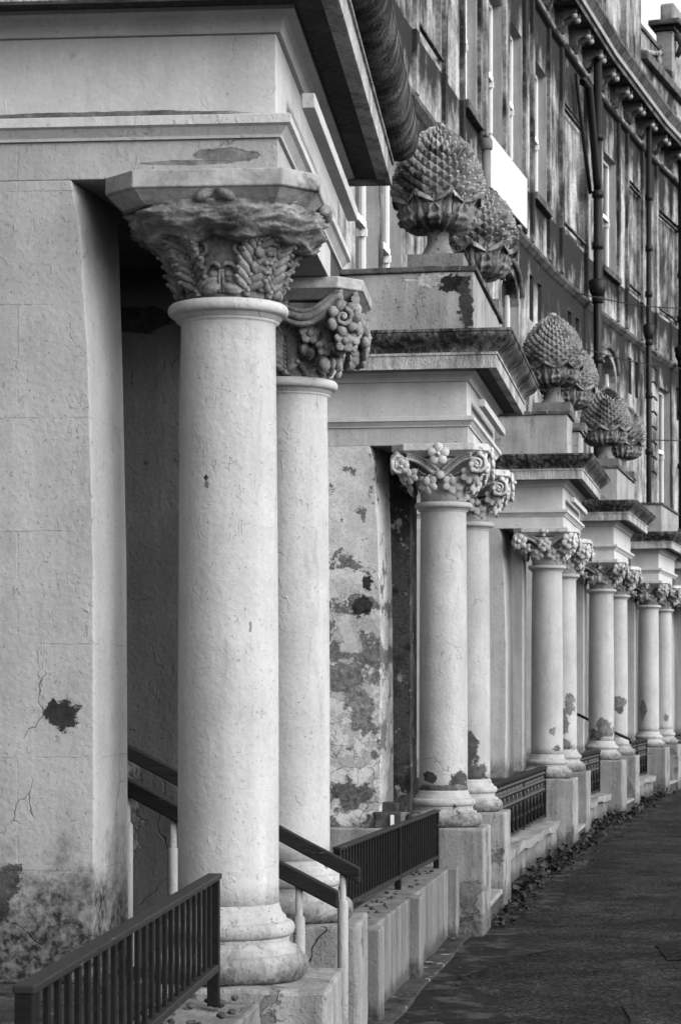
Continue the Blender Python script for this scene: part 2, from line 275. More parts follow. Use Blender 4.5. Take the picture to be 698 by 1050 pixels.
# ------------------------------------------------------------------ mesh builder
class MB:
    def __init__(s): s.v = []; s.f = []; s.sm = []; s.xf = None
    def add(s, vs, fs, smooth=False):
        b = len(s.v)
        s.v += [tuple(s.xf @ Vector(p)) if s.xf else tuple(p) for p in vs]
        s.f += [tuple(b + i for i in q) for q in fs]; s.sm += [smooth] * len(fs); return s
    def box(s, x0, x1, y0, y1, z0, z1):
        return s.add([(x0, y0, z0), (x1, y0, z0), (x1, y1, z0), (x0, y1, z0), (x0, y0, z1), (x1, y0, z1), (x1, y1, z1), (x0, y1, z1)],
            [(0, 3, 2, 1), (4, 5, 6, 7), (0, 1, 5, 4), (1, 2, 6, 5), (2, 3, 7, 6), (3, 0, 4, 7)])
    def lathe(s, prof, seg=48, c=(0, 0), smooth=True, fn=None, caps=True):
        vs = []; n = len(prof)
        for (r, z) in prof:
            for k in range(seg):
                a = 2 * math.pi * k / seg; rr, dz = fn(r, z, a) if fn else (r, 0); vs.append((c[0] + rr * math.cos(a), c[1] + rr * math.sin(a), z + dz))
        fs = [(i * seg + k, i * seg + (k + 1) % seg, (i + 1) * seg + (k + 1) % seg, (i + 1) * seg + k) for i in range(n - 1) for k in range(seg)]
        if caps: fs += [tuple(range(seg))[::-1], tuple((n - 1) * seg + k for k in range(seg))]
        return s.add(vs, fs, smooth)
    def grid(s, rows, smooth=True, closed=False):
        n = len(rows); m = len(rows[0]); vs = [p for r in rows for p in r]
        fs = [(i * m + j, i * m + (j + 1) % m, (i + 1) * m + (j + 1) % m, (i + 1) * m + j) for i in range(n - 1) for j in range(m if closed else m - 1)]
        return s.add(vs, fs, smooth)
    def sweep(s, prof, path, offs, smooth=False):
        """profile [(out, z)] swept along a plan path; offs are the outward (mitred) directions at each path point"""
        rows = [[(p[0] + o[0] * q[0], p[1] + o[1] * q[0], q[1]) for p, o in zip(path, offs)] for q in prof]
        return s.grid(rows, smooth)
    def tube(s, pts, r, seg=8, smooth=True, caps=True):
        pts = [Vector(p) for p in pts]; n = len(pts); rs = r if isinstance(r, (list, tuple)) else [r] * n; rows = []
        up = Vector((0, 0, 1)); t0 = (pts[1] - pts[0]).normalized(); u = up.cross(t0)
        if u.length < 1e-3: u = Vector((1, 0, 0))
        u.normalize()
        for i in range(n):
            t = (pts[min(i + 1, n - 1)] - pts[max(i - 1, 0)]).normalized(); u = (u - t * u.dot(t)).normalized(); vv = t.cross(u)
            rows.append([tuple(pts[i] + u * (rs[i] * math.cos(2 * math.pi * k / seg)) + vv * (rs[i] * math.sin(2 * math.pi * k / seg))) for k in range(seg)])
        s.grid(rows, smooth, True)
        if caps:
            b = len(s.v) - n * seg; s.f += [tuple(b + k for k in range(seg))[::-1], tuple(b + (n - 1) * seg + k for k in range(seg))]; s.sm += [False, False]
        return s
    def blob(s, c, rx, ry, rz, seg=9, rings=6, rot=None, jit=0.):
        rows = []; c = Vector(c)
        for i in range(rings + 1):
            th = math.pi * i / rings; row = []
            for k in range(seg):
                ph = 2 * math.pi * k / seg; q = Vector((rx * math.sin(th) * math.cos(ph), ry * math.sin(th) * math.sin(ph), rz * math.cos(th)))
                if jit: q *= 1 + jit * noise.noise(q * 20 + c * 31)
                if rot: q = rot @ q
                row.append(tuple(c + q))
            rows.append(row)
        return s.grid(rows, True, True)
    def build(s, name, mat, parent=None, bevel=0., loc=None):
        me = bpy.data.meshes.new(name); me.from_pydata(s.v, [], s.f); me.update()
        me.polygons.foreach_set('use_smooth', s.sm); me.materials.append(mat)
        return link(name, me, parent, bevel, loc)

def link(name, me, parent=None, bevel=0., loc=None):
    o = bpy.data.objects.new(name, me); COL.objects.link(o)
    if parent: o.parent = parent
    if loc: o.location = loc
    if bevel:
        b = o.modifiers.new('bevel', 'BEVEL'); b.width = bevel; b.segments = 2; b.limit_method = 'ANGLE'; b.angle_limit = R(40)
    return o
def tag(o, label=None, cat=None, group=None, kind=None):
    if label: o['label'] = label
    if cat: o['category'] = cat
    if group: o['group'] = group
    if kind: o['kind'] = kind
    return o
def empty(name, loc=(0, 0, 0), heading=0., label=None, cat=None, group=None):
    """heading in degrees from +Y towards +X: local y runs down the street, local x points out to the street"""
    o = bpy.data.objects.new(name, None); COL.objects.link(o); o.location = loc; o.rotation_euler = (0, 0, -R(heading)); o.empty_display_size = .3
    return tag(o, label, cat, group)
def boxo(name, mat, parent, x0, x1, y0, y1, z0, z1, bevel=0.): return MB().box(x0, x1, y0, y1, z0, z1).build(name, mat, parent, bevel)

def worn(o, amt=.006, sub=4, freq=9.):
    """break the straight edges of old masonry a little: subdivide and push vertices along a noise"""
    import bmesh
    bm = bmesh.new(); bm.from_mesh(o.data); bmesh.ops.subdivide_edges(bm, edges=bm.edges, cuts=sub, use_grid_fill=True)
    for v in bm.verts:
        q = v.co * freq; v.co += Vector((noise.noise(q), noise.noise(q + Vector((9, 3, 1))), noise.noise(q + Vector((2, 7, 5))))) * amt
    bm.to_mesh(o.data); bm.free(); return o

# ------------------------------------------------------------------ the ground
gm = MB().add([(-400, -60, -.004), (400, -60, -.004), (400, 700, -.004), (-400, 700, -.004)], [(0, 1, 2, 3)]).build('ground', M['soil']); tag(gm, kind='structure')
pv = MB().add([(-3, -3, 0), (9, -3, 0), (40, 90, 0), (-3, 90, 0)], [(0, 1, 2, 3)]).build('pavement', M['asphalt']); tag(pv, kind='structure')

# trench repairs in the tarmac
for k, (pts, mul) in enumerate(((((1.25, 9.2), (2.4, 9.5), (2.55, 11.6), (1.4, 11.3)), 1.5), (((1.9, 13.2), (4.2, 13.9), (4.3, 14.7), (1.95, 14.0)), .6), (((3.2, 19), (4.6, 19.4), (5.3, 25), (3.9, 24.6)), 1.4))):
    n_ = 14; ring = []
    for q in range(4):
        a_, b_ = Vector(pts[q] + (.006,)), Vector(pts[(q + 1) % 4] + (.006,))
        for t in range(n_): p = a_.lerp(b_, t / n_); ring.append((p.x + .03 * noise.noise(p * 4), p.y + .05 * noise.noise(p * 4 + Vector((5, 0, 0))), .006))
    tag(MB().add(ring, [tuple(range(len(ring)))]).build('tarmac_patch', asphalt('tarmac_patch', mul)), kind='structure')
# ------------------------------------------------------------------ capitals
def rot4(k): return Matrix.Rotation(k * math.pi / 2, 4, 'Z')
def acanthus(mb, th, r0, z0, h, wd, curl=1.9, lean=.10, lobes=4, ns=16, nt=10, thick=.010, rib=.012, phf=None, cup=.16, broad=False):
    """a curling leaf rooted on the bell at angle th; grid with a scalloped outline, ribs and thickness"""
    er = Vector((math.cos(th), math.sin(th), 0)); et = Vector((-math.sin(th), math.cos(th), 0)); ez = Vector((0, 0, 1))
    r, z = r0, z0; spine = []; L = h * 1.25
    for i in range(ns + 1):
        s = i / ns; ph = phf(s) if phf else lean + .25 * s + curl * max(0, (s - .45) / .55) ** 1.8; spine.append((r, z, ph)); r += math.sin(ph) * L / ns; z += math.cos(ph) * L / ns
    fr, bk = [], []
    for i, (r, z, ph) in enumerate(spine):
        s = i / ns; wv = wd * .5 * (math.sin(math.pi * min(1, .22 + .76 * s)) ** .75) * (.72 + .40 * abs(math.sin(lobes * math.pi * s + .5)))
        if broad: wv = wd * .5 * (.40 + .60 * min(1, s / .45)) * (1 - .85 * max(0, (s - .62) / .38) ** 2.2) * (.90 + .14 * abs(math.sin(lobes * math.pi * s)))
        nrm = er * math.cos(ph) - ez * math.sin(ph); a, b = [], []
        for j in range(nt + 1):
            t = -1 + 2 * j / nt; off = -cup * wd * t * t * (1 - .4 * s) + rib * (1.5 * abs(math.cos(t * math.pi * 2.0)) - .7) * min(1, 2.2 * s + .15) + .8 * rib * (1 if abs(t) < .11 else 0) - .5 * rib * abs(t) * math.cos(lobes * 2 * math.pi * s)
            p = er * r + ez * z + et * (t * wv) + ez * ((abs(t) * wv * .28) if not broad else -t * t * .05 * s) + nrm * off; a.append(tuple(p)); b.append(tuple(p - nrm * thick))
        fr.append(a); bk.append(b)
    rows = [f + b[::-1] for f, b in zip(fr, bk)]
    mb.grid(rows, True, True); m = len(rows[0]); base = len(mb.v) - len(rows) * m
    mb.f += [tuple(base + k for k in range(m))[::-1], tuple(base + (len(rows) - 1) * m + k for k in range(m))]; mb.sm += [True, True]
def spiral(mb, c, u, v, R0, turns, r0, n=34, start=0., flip=1):
    c, u, v = Vector(c), Vector(u), Vector(v); out = u.cross(v).normalized(); pts, rs = [], []
    for i in range(n + 1):
        k = i / n; a = start + flip * turns * 2 * math.pi * k; rr = R0 * (1 - .86 * k); pts.append(c + u * rr * math.cos(a) + v * rr * math.sin(a) + out * (.012 * k)); rs.append(r0 * (1 - .55 * k))
    mb.tube(pts, rs, 6); mb.blob(c + out * .01, r0 * .9, r0 * .9, r0 * .9, 7, 5)
def rosette(mb, c, nrm, R0, petals=5, dome=.35, up=(0, 0, 1)):
    c, nrm = Vector(c), Vector(nrm).normalized(); u = Vector(up).cross(nrm).normalized(); v = nrm.cross(u)
    B = Matrix((u, v, nrm)).transposed()
    for k in range(petals):
        a = 2 * math.pi * k / petals + .3; q = c + (u * math.cos(a) + v * math.sin(a)) * R0 * .58
        rot = B @ Matrix.Rotation(a, 3, 'Z'); mb.blob(q, R0 * .50, R0 * .48, R0 * .20, 10, 5, rot)
    mb.blob(c + nrm * R0 * .18, R0 * dome, R0 * dome, R0 * .28, 8, 5, B)
def sq(a, p): return 1 / (abs(math.cos(a)) ** p + abs(math.sin(a)) ** p) ** (1 / p)
def bell(mb, prof, k0, seg=64, ns=0., nz=9.):
    zt, zb = prof[-1][1], prof[0][1]
    def fn(r, z, a):
        t = (z - zb) / (zt - zb); f = 1 + (sq(a, 4.5) - 1) * k0 * t ** 1.5; q = Vector((math.cos(a) * r, math.sin(a) * r, z)) * nz
        dd = ns * (noise.noise(q) + .5 * noise.noise(q * 2.3)) * (.25 + t); return r * f + dd, 0
    mb.lathe(prof, seg, fn=fn)
def abacus(mb, hx=.325, cut=.10, z0=3.045, z1=3.138, wob=0.):
    def ring(h, c, z):
        return [(h, -h + c, z), (h, h - c, z), (h - c, h, z), (-h + c, h, z), (-h, h - c, z), (-h, -h + c, z), (-h + c, -h, z), (h - c, -h, z)]
    zm = z0 + (z1 - z0) * .45
    rows = [ring(hx - .05, cut * .8, z0), ring(hx - .035, cut * .85, z0 + .012), ring(hx - .008, cut, zm - .004), ring(hx, cut, zm), ring(hx, cut, z1)]
    mb.grid(rows, False, True); b = len(mb.v) - 40; mb.f += [tuple(range(b, b + 8))[::-1], tuple(range(b + 32, b + 40))]; mb.sm += [False, False]

def bell_r(prof, k0, th, z):
    zb, zt = prof[0][1], prof[-1][1]; z = max(zb, min(zt, z)); r = prof[-1][0]
    for (r0, z0), (r1, z1) in zip(prof, prof[1:]):
        if z <= z1: r = r0 + (r1 - r0) * (z - z0) / (z1 - z0); break
    t = (z - zb) / (zt - zb); return r * (1 + (sq(th, 4.5) - 1) * k0 * t ** 1.5)
def frond(mb, prof, k0, stem, leaf_l, leaf_w, n=7, rs=.008, spread=.85, lift=.012, sides=(-1, 1), tip=True):
    """carved leaf spray: a beaded stem over the bell with pairs of pointed leaflets; stem is [(angle, z)]"""
    def S(th, z, o=0.): r = bell_r(prof, k0, th, z) + o; return Vector((r * math.cos(th), r * math.sin(th), z))
    def at_(t):
        f = t * (len(stem) - 1); i = min(int(f), len(stem) - 2); f -= i; return [stem[i][j] + (stem[i + 1][j] - stem[i][j]) * f for j in (0, 1)]
    mb.tube([S(*at_(t), .006) for t in [i / 14 for i in range(15)]], [rs * (1.2 - .6 * i / 14) for i in range(15)], 6)
    for i in range(n):
        t = .10 + .86 * i / n; th, z = at_(t); p = S(th, z, lift * .4); th2, z2 = at_(min(1, t + .05)); d0 = (S(th2, z2, lift * .4) - p).normalized()
        nr = Vector((math.cos(th), math.sin(th), -.25)).normalized(); sd = nr.cross(d0).normalized(); k = (.65 + .6 * math.sin(math.pi * (.15 + .75 * t))); ll = leaf_l * k
        for s_ in sides:
            a = spread * (1 - .35 * t); d = (d0 * math.cos(a) + sd * s_ * math.sin(a) + nr * .22).normalized(); B = Matrix((d, nr.cross(d), nr)).transposed()
            mb.blob(p + d * ll * .55 + nr * .004, ll * .58, leaf_w * k, .013, 9, 5, B); mb.blob(p + d * ll * .98 + nr * .010, leaf_w * .75, leaf_w * .7, .011, 7, 4, B)
        mb.blob(p + nr * .010, .0085, .0085, .0085, 6, 4)
    if tip:
        th, z = at_(1.); p = S(th, z, .01)
        for a in (-.9, -.45, 0, .45, .9):
            nr = Vector((math.cos(th), math.sin(th), -.3)).normalized(); sd = nr.cross(Vector((0, 0, 1))).normalized(); up = sd.cross(nr); d = (up * math.cos(a) + sd * math.sin(a) + nr * .35).normalized()
            mb.blob(p + d * leaf_l * .5, leaf_l * .55, leaf_w * .9, .012, 9, 5, Matrix((d, nr.cross(d), nr)).transposed())
CAPS = {}
def capital_mesh(style):
    """returns {part: mesh}: the bell with its carving, and the abacus"""
    if style in CAPS: return CAPS[style]
    mb = MB(); ab = MB()
    if style == 'eroded':
        BP = [(.146, 2.784), (.148, 2.82), (.156, 2.87), (.174, 2.92), (.202, 2.96), (.235, 2.99)]; bell(mb, BP, .4, 72, .005, 12)
        # the crumbled upper course: a heavy ragged ring
        n0 = len(mb.v); prof = [(.19, 2.955)] + [(.252 + .03 * math.sin(math.pi * i / 22) + .0016 * i, 2.955 + .0045 * i) for i in range(23)] + [(.2, 3.058)]
        def fn(r, z, a):
            q = Vector((math.cos(a) * r, math.sin(a) * r, z * 1.2)); f = 1 + (sq(a, 4) - 1) * .75
            qq = Vector((q.x * 15, q.y * 15, q.z * 38)); dd = .022 * noise.noise(q * 7) + .026 * noise.noise(qq) + .016 * abs(noise.noise(qq * 2.1)) + .010 * noise.noise(qq * 4.3); t = (z - 2.95) / .1
            sag = .035 * (noise.noise(Vector((math.cos(a) * 2.3, math.sin(a) * 2.3, 4.1))) - .1) * (1 - t)
            return r * f + dd - .018 * (1 - t), sag
        mb.lathe(prof, 220, fn=fn)
        for k in range(4):
            th = k * math.pi / 2
            PR, K0 = BP, .4
            for s_ in (-1, 1):
                frond(mb, PR, K0, [(th + s_ * .50, 2.79), (th + s_ * .53, 2.84), (th + s_ * .57, 2.90), (th + s_ * .58, 2.945), (th + s_ * .56, 2.975)], .058, .0125, 8, .010, 1.0, .014)
                def S(q, z, o): r = bell_r(PR, K0, th + s_ * q, z) + o; return Vector((r * math.cos(th + s_ * q), r * math.sin(th + s_ * q), z))
                er = Vector((math.cos(th + s_ * .22), math.sin(th + s_ * .22), 0)); et = Vector((-er.y, er.x, 0)) * s_; B = Matrix((et, Vector((0, 0, 1)), er)).transposed()
                for dx, dz, rx, rz_ in ((0, 0, .034, .020), (.004, .022, .030, .017), (-.006, .040, .022, .014)): mb.blob(S(.21, 2.812, .006) + et * dx + Vector((0, 0, dz)), rx, rz_, .018, 10, 5, B @ Matrix.Rotation(-.25, 3, 'Z'))
                mb.tube([S(q, z, .010) for q, z in ((.0, 2.872), (.10, 2.886), (.20, 2.884), (.30, 2.866), (.38, 2.84), (.41, 2.81))], .008, 6); mb.tube([S(q, z, .008) for q, z in ((.04, 2.80), (.04, 2.84), (.0, 2.88))], .006, 6)
                c_ = S(.33, 2.925, .012); spiral(mb, c_, et, Vector((0, 0, 1)), .027, 1.4, .009, 22)
                mb.tube([S(q, z, .008) for q, z in ((.44, 2.80), (.44, 2.86), (.42, 2.91), (.36, 2.95))], .008, 6)
            c4 = th + math.pi / 4
            for z, w_ in ((2.84, .036), (2.885, .046), (2.93, .05)):
                r = bell_r(PR, K0, c4, z) + .012; rosette(mb, (r * math.cos(c4), r * math.sin(c4), z), (math.cos(c4), math.sin(c4), -.2), w_, 4, .45)
            mb.xf = rot4(k)
            # the little leaf pair under the abacus
            for s_ in (-1, 1): mb.blob((s_ * .030, -.302, 3.068), .036, .022, .018, 10, 6, Matrix.Rotation(s_ * .5, 3, 'Y'))
            mb.xf = None
        abacus(ab)
    elif style == 'scroll':
        BP = [(.147, 2.784), (.148, 2.83), (.152, 2.89), (.166, 2.95), (.20, 3.01), (.25, 3.05)]; bell(mb, BP, .7, 64, .008, 14)
        for k in range(4):
            th = k * math.pi / 2
            frond(mb, BP, .7, [(th, 2.79), (th, 2.86), (th, 2.93)], .062, .015, 7, .014, .95, .016)
            for s_ in (-1, 1): frond(mb, BP, .7, [(th + s_ * .50, 2.79), (th + s_ * .56, 2.85), (th + s_ * .62, 2.90)], .046, .012, 6, .009, .9, .014)
            mb.xf = rot4(k)
            for s_ in (-1, 1):
                P = [Vector((s_ * (-.02 + .25 * t), -.245 - .03 * t, 3.035 - .055 * math.sin(math.pi * min(1, t * 1.15)) + .03 * t)) for t in [i / 16 for i in range(17)]]
                for dz, rr in ((0, .017), (-.026, .012), (.022, .010)): mb.tube([p + Vector((0, 0, dz)) for p in P], rr, 7)
                spiral(mb, (s_ * .235, -.285, 2.985), (s_, 0, 0), (0, 0, 1) if s_ > 0 else (0, 0, 1), .034, 1.4, .012, 30, 1.4, -1)
                for q in range(7): aa_ = q * .9; mb.blob((s_ * (.235 + .045 * math.cos(aa_)), -.282, 2.985 + .045 * math.sin(aa_)), .022, .016, .022, 7, 5, None, .6)
                rosette(mb, (s_ * .10, -.225, 2.935), (s_ * .3, -1, .1), .040, 5); rosette(mb, (s_ * .155, -.215, 2.885), (s_ * .5, -1, 0), .034, 5); rosette(mb, (s_ * .235, -.265, 2.90), (s_ * .6, -1, -.2), .042, 5)
                for q in range(9): mb.blob((s_ * (.06 + .10 * random.random()), -.165 - .04 * random.random(), 2.82 + .13 * random.random()), .022, .018, .024, 7, 5, None, .6)
            acanthus_tip = None
            mb.xf = None
        for k in range(4):
            a = k * math.pi / 2 + math.pi / 4; e = Vector((math.cos(a), math.sin(a), 0))
            acanthus(mb, a, .27, 2.93, .13, .10, 2.6, .5, 3, 12, 8, rib=.01)
            for b in range(6): mb.blob(tuple(e * (.30 + .02 * math.sin(b)) + Vector((0, 0, 2.87 + .025 * b))), .026, .026, .022, 7, 5, None, .5)
        abacus(ab, .305, .09, 3.06)
    else:
        bell(mb, [(.147, 2.784), (.150, 2.84), (.156, 2.90), (.175, 2.96), (.21, 3.01), (.25, 3.05)], .8, 64, .004, 14)
        for k in range(4):
            th = k * math.pi / 2
            acanthus(mb, th + math.pi / 4, .150, 2.80, .19, .15, 1.7, .42, 4, 14, 8, rib=.012)
            mb.xf = rot4(k)
            for s_ in (-1, 1):
                P = [Vector((s_ * (.015 + .20 * t), -.205 - .075 * t, 2.955 + .105 * math.sin(math.pi * .5 * min(1, t * 1.08)))) for t in [i / 14 for i in range(15)]]
                for dz, rr in ((.018, .012), (-.016, .012)): mb.tube([p + Vector((s_ * -.4 * dz, 0, dz)) for p in P], rr, 6)
                for p in P[1:-1]: mb.blob(p + Vector((0, -.004, 0)), .008, .008, .008, 6, 4)
                c = Vector((s_ * .245, -.295, 3.005))
                if style == 'composite':
                    spiral(mb, c, (s_, 0, 0), (0, 0, 1), .062, 1.8, .014, 34, 1.5, -1)
                    mb.blob(c + Vector((0, .022, 0)), .058, .022, .058, 14, 6)
                    rosette(mb, c + Vector((s_ * .052, .06, -.012)), (s_, -.3, 0), .045, 5, .3)
                else:
                    rosette(mb, c, (s_ * .2, -1, 0), .078, 6, .30); mb.blob(c + Vector((0, .025, 0)), .06, .03, .06)
                # hanging vine leaves of five flat lobes
                for (ax, az, sz, tl) in ((.080, 2.892, .060, .25), (.190, 2.945, .052, .5)):
                    n_ = Vector((s_ * (.25 + ax), -1, -.25)).normalized(); u = Vector((0, 0, 1)).cross(n_).normalized(); v = n_.cross(u); c_ = Vector((s_ * ax, -.188 - ax * .30, az))
                    for q in range(5):
                        an = -math.pi / 2 + (q - 2) * 1.05; dd = u * math.cos(an) + v * math.sin(an); Bm = Matrix((dd, n_.cross(dd), n_)).transposed()
                        mb.blob(c_ + dd * sz * .58, sz * .66, sz * .48, sz * .20, 10, 5, Bm)
                    mb.blob(c_ + n_ * .01 + v * sz * .3, sz * .45, sz * .3, sz * .5, 8, 5)
                mb.tube([(s_ * .03, -.19, 2.95), (s_ * .07, -.22, 2.945), (s_ * .10, -.21, 2.90)], .008, 6)
            mb.blob((0, -.225, 2.945), .034, .03, .03, 10, 6)
            if style == 'composite': rosette(mb, (0, -.318, 3.068), (0, -1, .05), .070, 5, .24)
            elif style == 'rosette': rosette(mb, (0, -.262, 2.975), (0, -1, 0), .068, 6, .3); rosette(mb, (0, -.315, 3.09), (0, -1, 0), .04, 3, .3)
            else: rosette(mb, (0, -.310, 3.06), (0, -1, 0), .05, 4, .5); mb.blob((0, -.23, 2.90), .03, .03, .05)
            mb.xf = None
        for k in range(4):
            a = k * math.pi / 2 + math.pi / 4; e = Vector((math.cos(a), math.sin(a), 0))
            acanthus(mb, a, .315, 2.945, .12, .085, 1.8, .35, 3, 12, 8, .012, .01); mb.blob(tuple(e * .372 + Vector((0, 0, 3.075))), .026, .026, .020, 8, 5, None, .5)
        abacus(ab, .31, .085, 3.06, 3.138)
    def mesh(m, nm, mat):
        me = bpy.data.meshes.new(nm); me.from_pydata(m.v, [], m.f); me.update(); me.polygons.foreach_set('use_smooth', m.sm); me.materials.append(mat); return me
    mat = {'eroded': M['oldcap'], 'scroll': M['oldcap2'], 'composite': M['cap'], 'rosette': M['cap'], 'leafy': M['cap_dark']}[style]
    CAPS[style] = (mesh(mb, 'capital', mat), mesh(ab, 'abacus', M['cap'] if style not in ('eroded', 'scroll') else M['abacus']))
    return CAPS[style]

SHAFT = MB(); 
prof = [(.157 - .010 * max(0, (t - .25) / .75) ** 1.6, .915 + 1.80 * t) for t in [i / 24 for i in range(25)]]
SHAFT.lathe(prof + [(.150, 2.722), (.160, 2.728)], 72)
def shaft_mesh(mat):
    me = bpy.data.meshes.new('column'); me.from_pydata(SHAFT.v, [], SHAFT.f); me.update(); me.polygons.foreach_set('use_smooth', SHAFT.sm); me.materials.append(mat); return me
def torus_prof(r, z0, z1, rin, n=8):
    zc, h = (z0 + z1) / 2, (z1 - z0) / 2; return [(rin + (r - rin) * math.cos(a), zc + h * math.sin(a)) for a in [-math.pi / 2 + math.pi * i / n for i in range(n + 1)]]
def base_mesh(mat, ns=.003):
    mb = MB(); pr = torus_prof(.248, .692, .775, .222) + [(.214, .776), (.214, .790), (.196, .793), (.188, .803), (.188, .814), (.192, .822)] + torus_prof(.206, .824, .872, .188) + [(.182, .874), (.181, .886), (.170, .895), (.163, .91), (.158, .925)]
    def fn(r, z, a):
        q = Vector((math.cos(a) * r, math.sin(a) * r, z)) * 14; return r + ns * noise.noise(q) + ns * .5 * noise.noise(q * 3), 0
    mb.lathe(pr, 72, fn=fn)
    me = bpy.data.meshes.new('base'); me.from_pydata(mb.v, [], mb.f); me.update(); me.polygons.foreach_set('use_smooth', mb.sm); me.materials.append(mat); return me
def neck_mesh(mat):
    mb = MB(); mb.lathe([(.150, 2.725), (.163, 2.732), (.168, 2.742)] + torus_prof(.188, 2.744, 2.782, .172, 7) + [(.15, 2.786)], 64)
    me = bpy.data.meshes.new('necking'); me.from_pydata(mb.v, [], mb.f); me.update(); me.polygons.foreach_set('use_smooth', mb.sm); me.materials.append(mat); return me

# ------------------------------------------------------------------ porches
S = 1.78                                   # spacing of the two columns of a porch
XW = -2.0                                  # where the porch meets the house
def path(x1, y0, y1): return [(XW, y0), (x1, y0), (x1, y1), (XW, y1)], [(0, -1), (1, -1), (1, 1), (0, 1)]
def porch(loc, heading, label, mats, styles, block=True, batten=True, tint=None, S=S, gap=False):
    root = empty('porch', loc, heading, label, 'porch')
    XF = .178; Y0, Y1 = -.2, S + .2
    # side walls: jambs lean and splay a little
    for far in (0, 1):
        yc = S * far; lv = [(.69, -.392, -.350), (1.2, -.384, -.352), (2.0, -.386, -.356), (2.6, -.402, -.368), (3.0, -.428, -.380), (3.14, -.456, -.392)]
        if far: lv = [(.69, -.40, -.40), (3.14, -.40, -.40)]
        mb = MB(); rows = [[(XW, yc - .2, z), (xn, yc - .2, z), (xf, yc + .2, z), (XW, yc + .2, z)] for z, xn, xf in lv]
        mb.grid(rows, False, True); k = len(lv) * 4; mb.f += [(3, 2, 1, 0), (k - 4, k - 3, k - 2, k - 1)]; mb.sm += [False] * 2
        mb.build('side_wall', mats['wall'] if not far else mats['farwall'], root, .004)
        yb0, yb1 = (yc - .30, yc + .26) if not far else (yc - .26, yc + .28)
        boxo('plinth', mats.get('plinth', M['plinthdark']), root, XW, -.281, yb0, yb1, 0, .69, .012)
    # beams
    nb = boxo('architrave', mats['arch'], root, XW, XF, Y0, .2, 3.14, 3.255, .003)
    boxo('architrave', M['ent'], root, -.17, XF, .2, S - .2, 3.14, 3.255, .003)
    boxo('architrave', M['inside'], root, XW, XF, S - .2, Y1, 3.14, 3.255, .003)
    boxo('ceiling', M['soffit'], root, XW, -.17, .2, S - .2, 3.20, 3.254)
    p, o = path(XF, Y0, Y1)
    MB().sweep([(-.03, 3.2555), (.010, 3.2555), (.012, 3.264), (.030, 3.286), (.042, 3.292), (.042, 3.318), (.038, 3.321), (-.03, 3.323)], p, o).build('taenia', M['ent'], root)
    boxo('frieze', mats.get('frieze', M['ent']), root, XW, XF - .006, Y0 + .006, Y1 - .006, 3.3225, 3.545 + mats.get('lift', 0.), .004)
    MB().sweep([(-.03, 3.545), (.008, 3.545), (.012, 3.555), (.016, 3.575), (.032, 3.592), (.055, 3.600), (.055, 3.613), (-.03, 3.615)], p, o).build('bed_moulding', M['ent'], root)
    if batten:
        boxo('batten', M['ent'], root, XF + .043, XF + .085, Y0 + .28, Y1 - .15, 3.415, 3.462, .003)
    co_ = MB().sweep([(-.03, 3.6155), (.14, 3.6155), (.142, 3.606), (.172, 3.606), (.174, 3.598), (.190, 3.598), (.196, 3.60), (.196, 3.682), (.205, 3.684), (.205, 3.700), (-.03, 3.702)], p, o).build('corona', M['corona'], root)
    MB().sweep([(0, 3.614), (.1395, 3.614), (.1395, 3.6165), (0, 3.6165)], p, o).build('soffit', M['soffit'], root)
    lift = mats.get('lift', 0.); roll = mats.get('roll', False)
    cy = [(.206 + .088 * (.5 - .5 * math.cos(math.pi * t)), 3.702 + .112 * t) for t in [i / 10 for i in range(11)]] if not roll else [(.206 + .094 * math.sin(math.pi / 2 * t) ** .9, 3.702 + .115 * (1 - math.cos(math.pi / 2 * t))) for t in [i / 10 for i in range(11)]]
    MB().sweep([(-.03, 3.702)] + [(.204, 3.7025)] + cy + [(.302, 3.819), (.302, 3.836), (.26, 3.842), (-.25, 3.850)], p, o, False).build('cyma', mats['cyma'], root)
    MB().add([(XW, Y0 + .2, 3.85), (XF - .2, Y0 + .2, 3.85), (XF - .2, Y1 - .2, 3.85), (XW, Y1 - .2, 3.85)], [(0, 1, 2, 3)]).build('roof', M['slab'], root)
    if lift:
        for o_ in root.children:
            if o_.name.split('.')[0] in ('corona', 'soffit', 'cyma', 'roof', 'bed_moulding'): o_.location.z += lift
    if block:
        if gap:
            spans = [(-.19, .46), (S - .46, S + .19)]
        else: spans = [(-.19, S + .19)]
        for a, b in spans:
            bo = boxo('parapet_block', mats.get('block', M['block']), root, -1.15, .215, a, b, 3.846 + lift, 4.245, .008); worn(bo, .012, 5, 5)
            so_ = boxo('slab', M['slab'], root, -1.17, .238, a - .02, b + .02, 4.247, 4.283, .008); worn(so_, .008, 4, 7)
        if gap:
            for k in range(7):
                y = .54 + k * .11; MB().tube([(.12, y, 3.86), (.12, y, 4.20), (.12, y, 4.26)], [.014, .014, .002], 6).build('railing_spike', M['iron'], root)
    # columns on their pedestals
    for k in (0, 1):
        y = S * k
        pe = boxo('pedestal', mats['ped'][k], root, -.28, mats.get('pedout', (.285, .285))[k], y - .285, y + .285, 0, .69, .012); worn(pe, .010, 6, 7)
        c = link('column', shaft_mesh(mats['col'][k]), root, 0, (0, y, 0))
        link('base', base_mesh(mats['base'][k], .004), c); link('necking', neck_mesh(mats['col'][k]), c)
        cm, am = capital_mesh(styles[k]); link('capital', cm, c); a_ = link('abacus', am, c, .004, (-.02 if styles[k] == 'eroded' else 0, 0, 0))
    # floor, steps, door
    boxo('floor', M['floor'], root, XW, -.56, .262, S - .262, .0, .685)
    for k, (xf, z) in enumerate(((.25, .155), (-.02, .33), (-.29, .505))): boxo('tread', M['step'], boxo('step', M['stepdark'], root, -.56, xf, .288, S - .288, z - .165, z - .035, .01), -.56, xf + .02, .29, S - .29, z - .0345, z, .008)
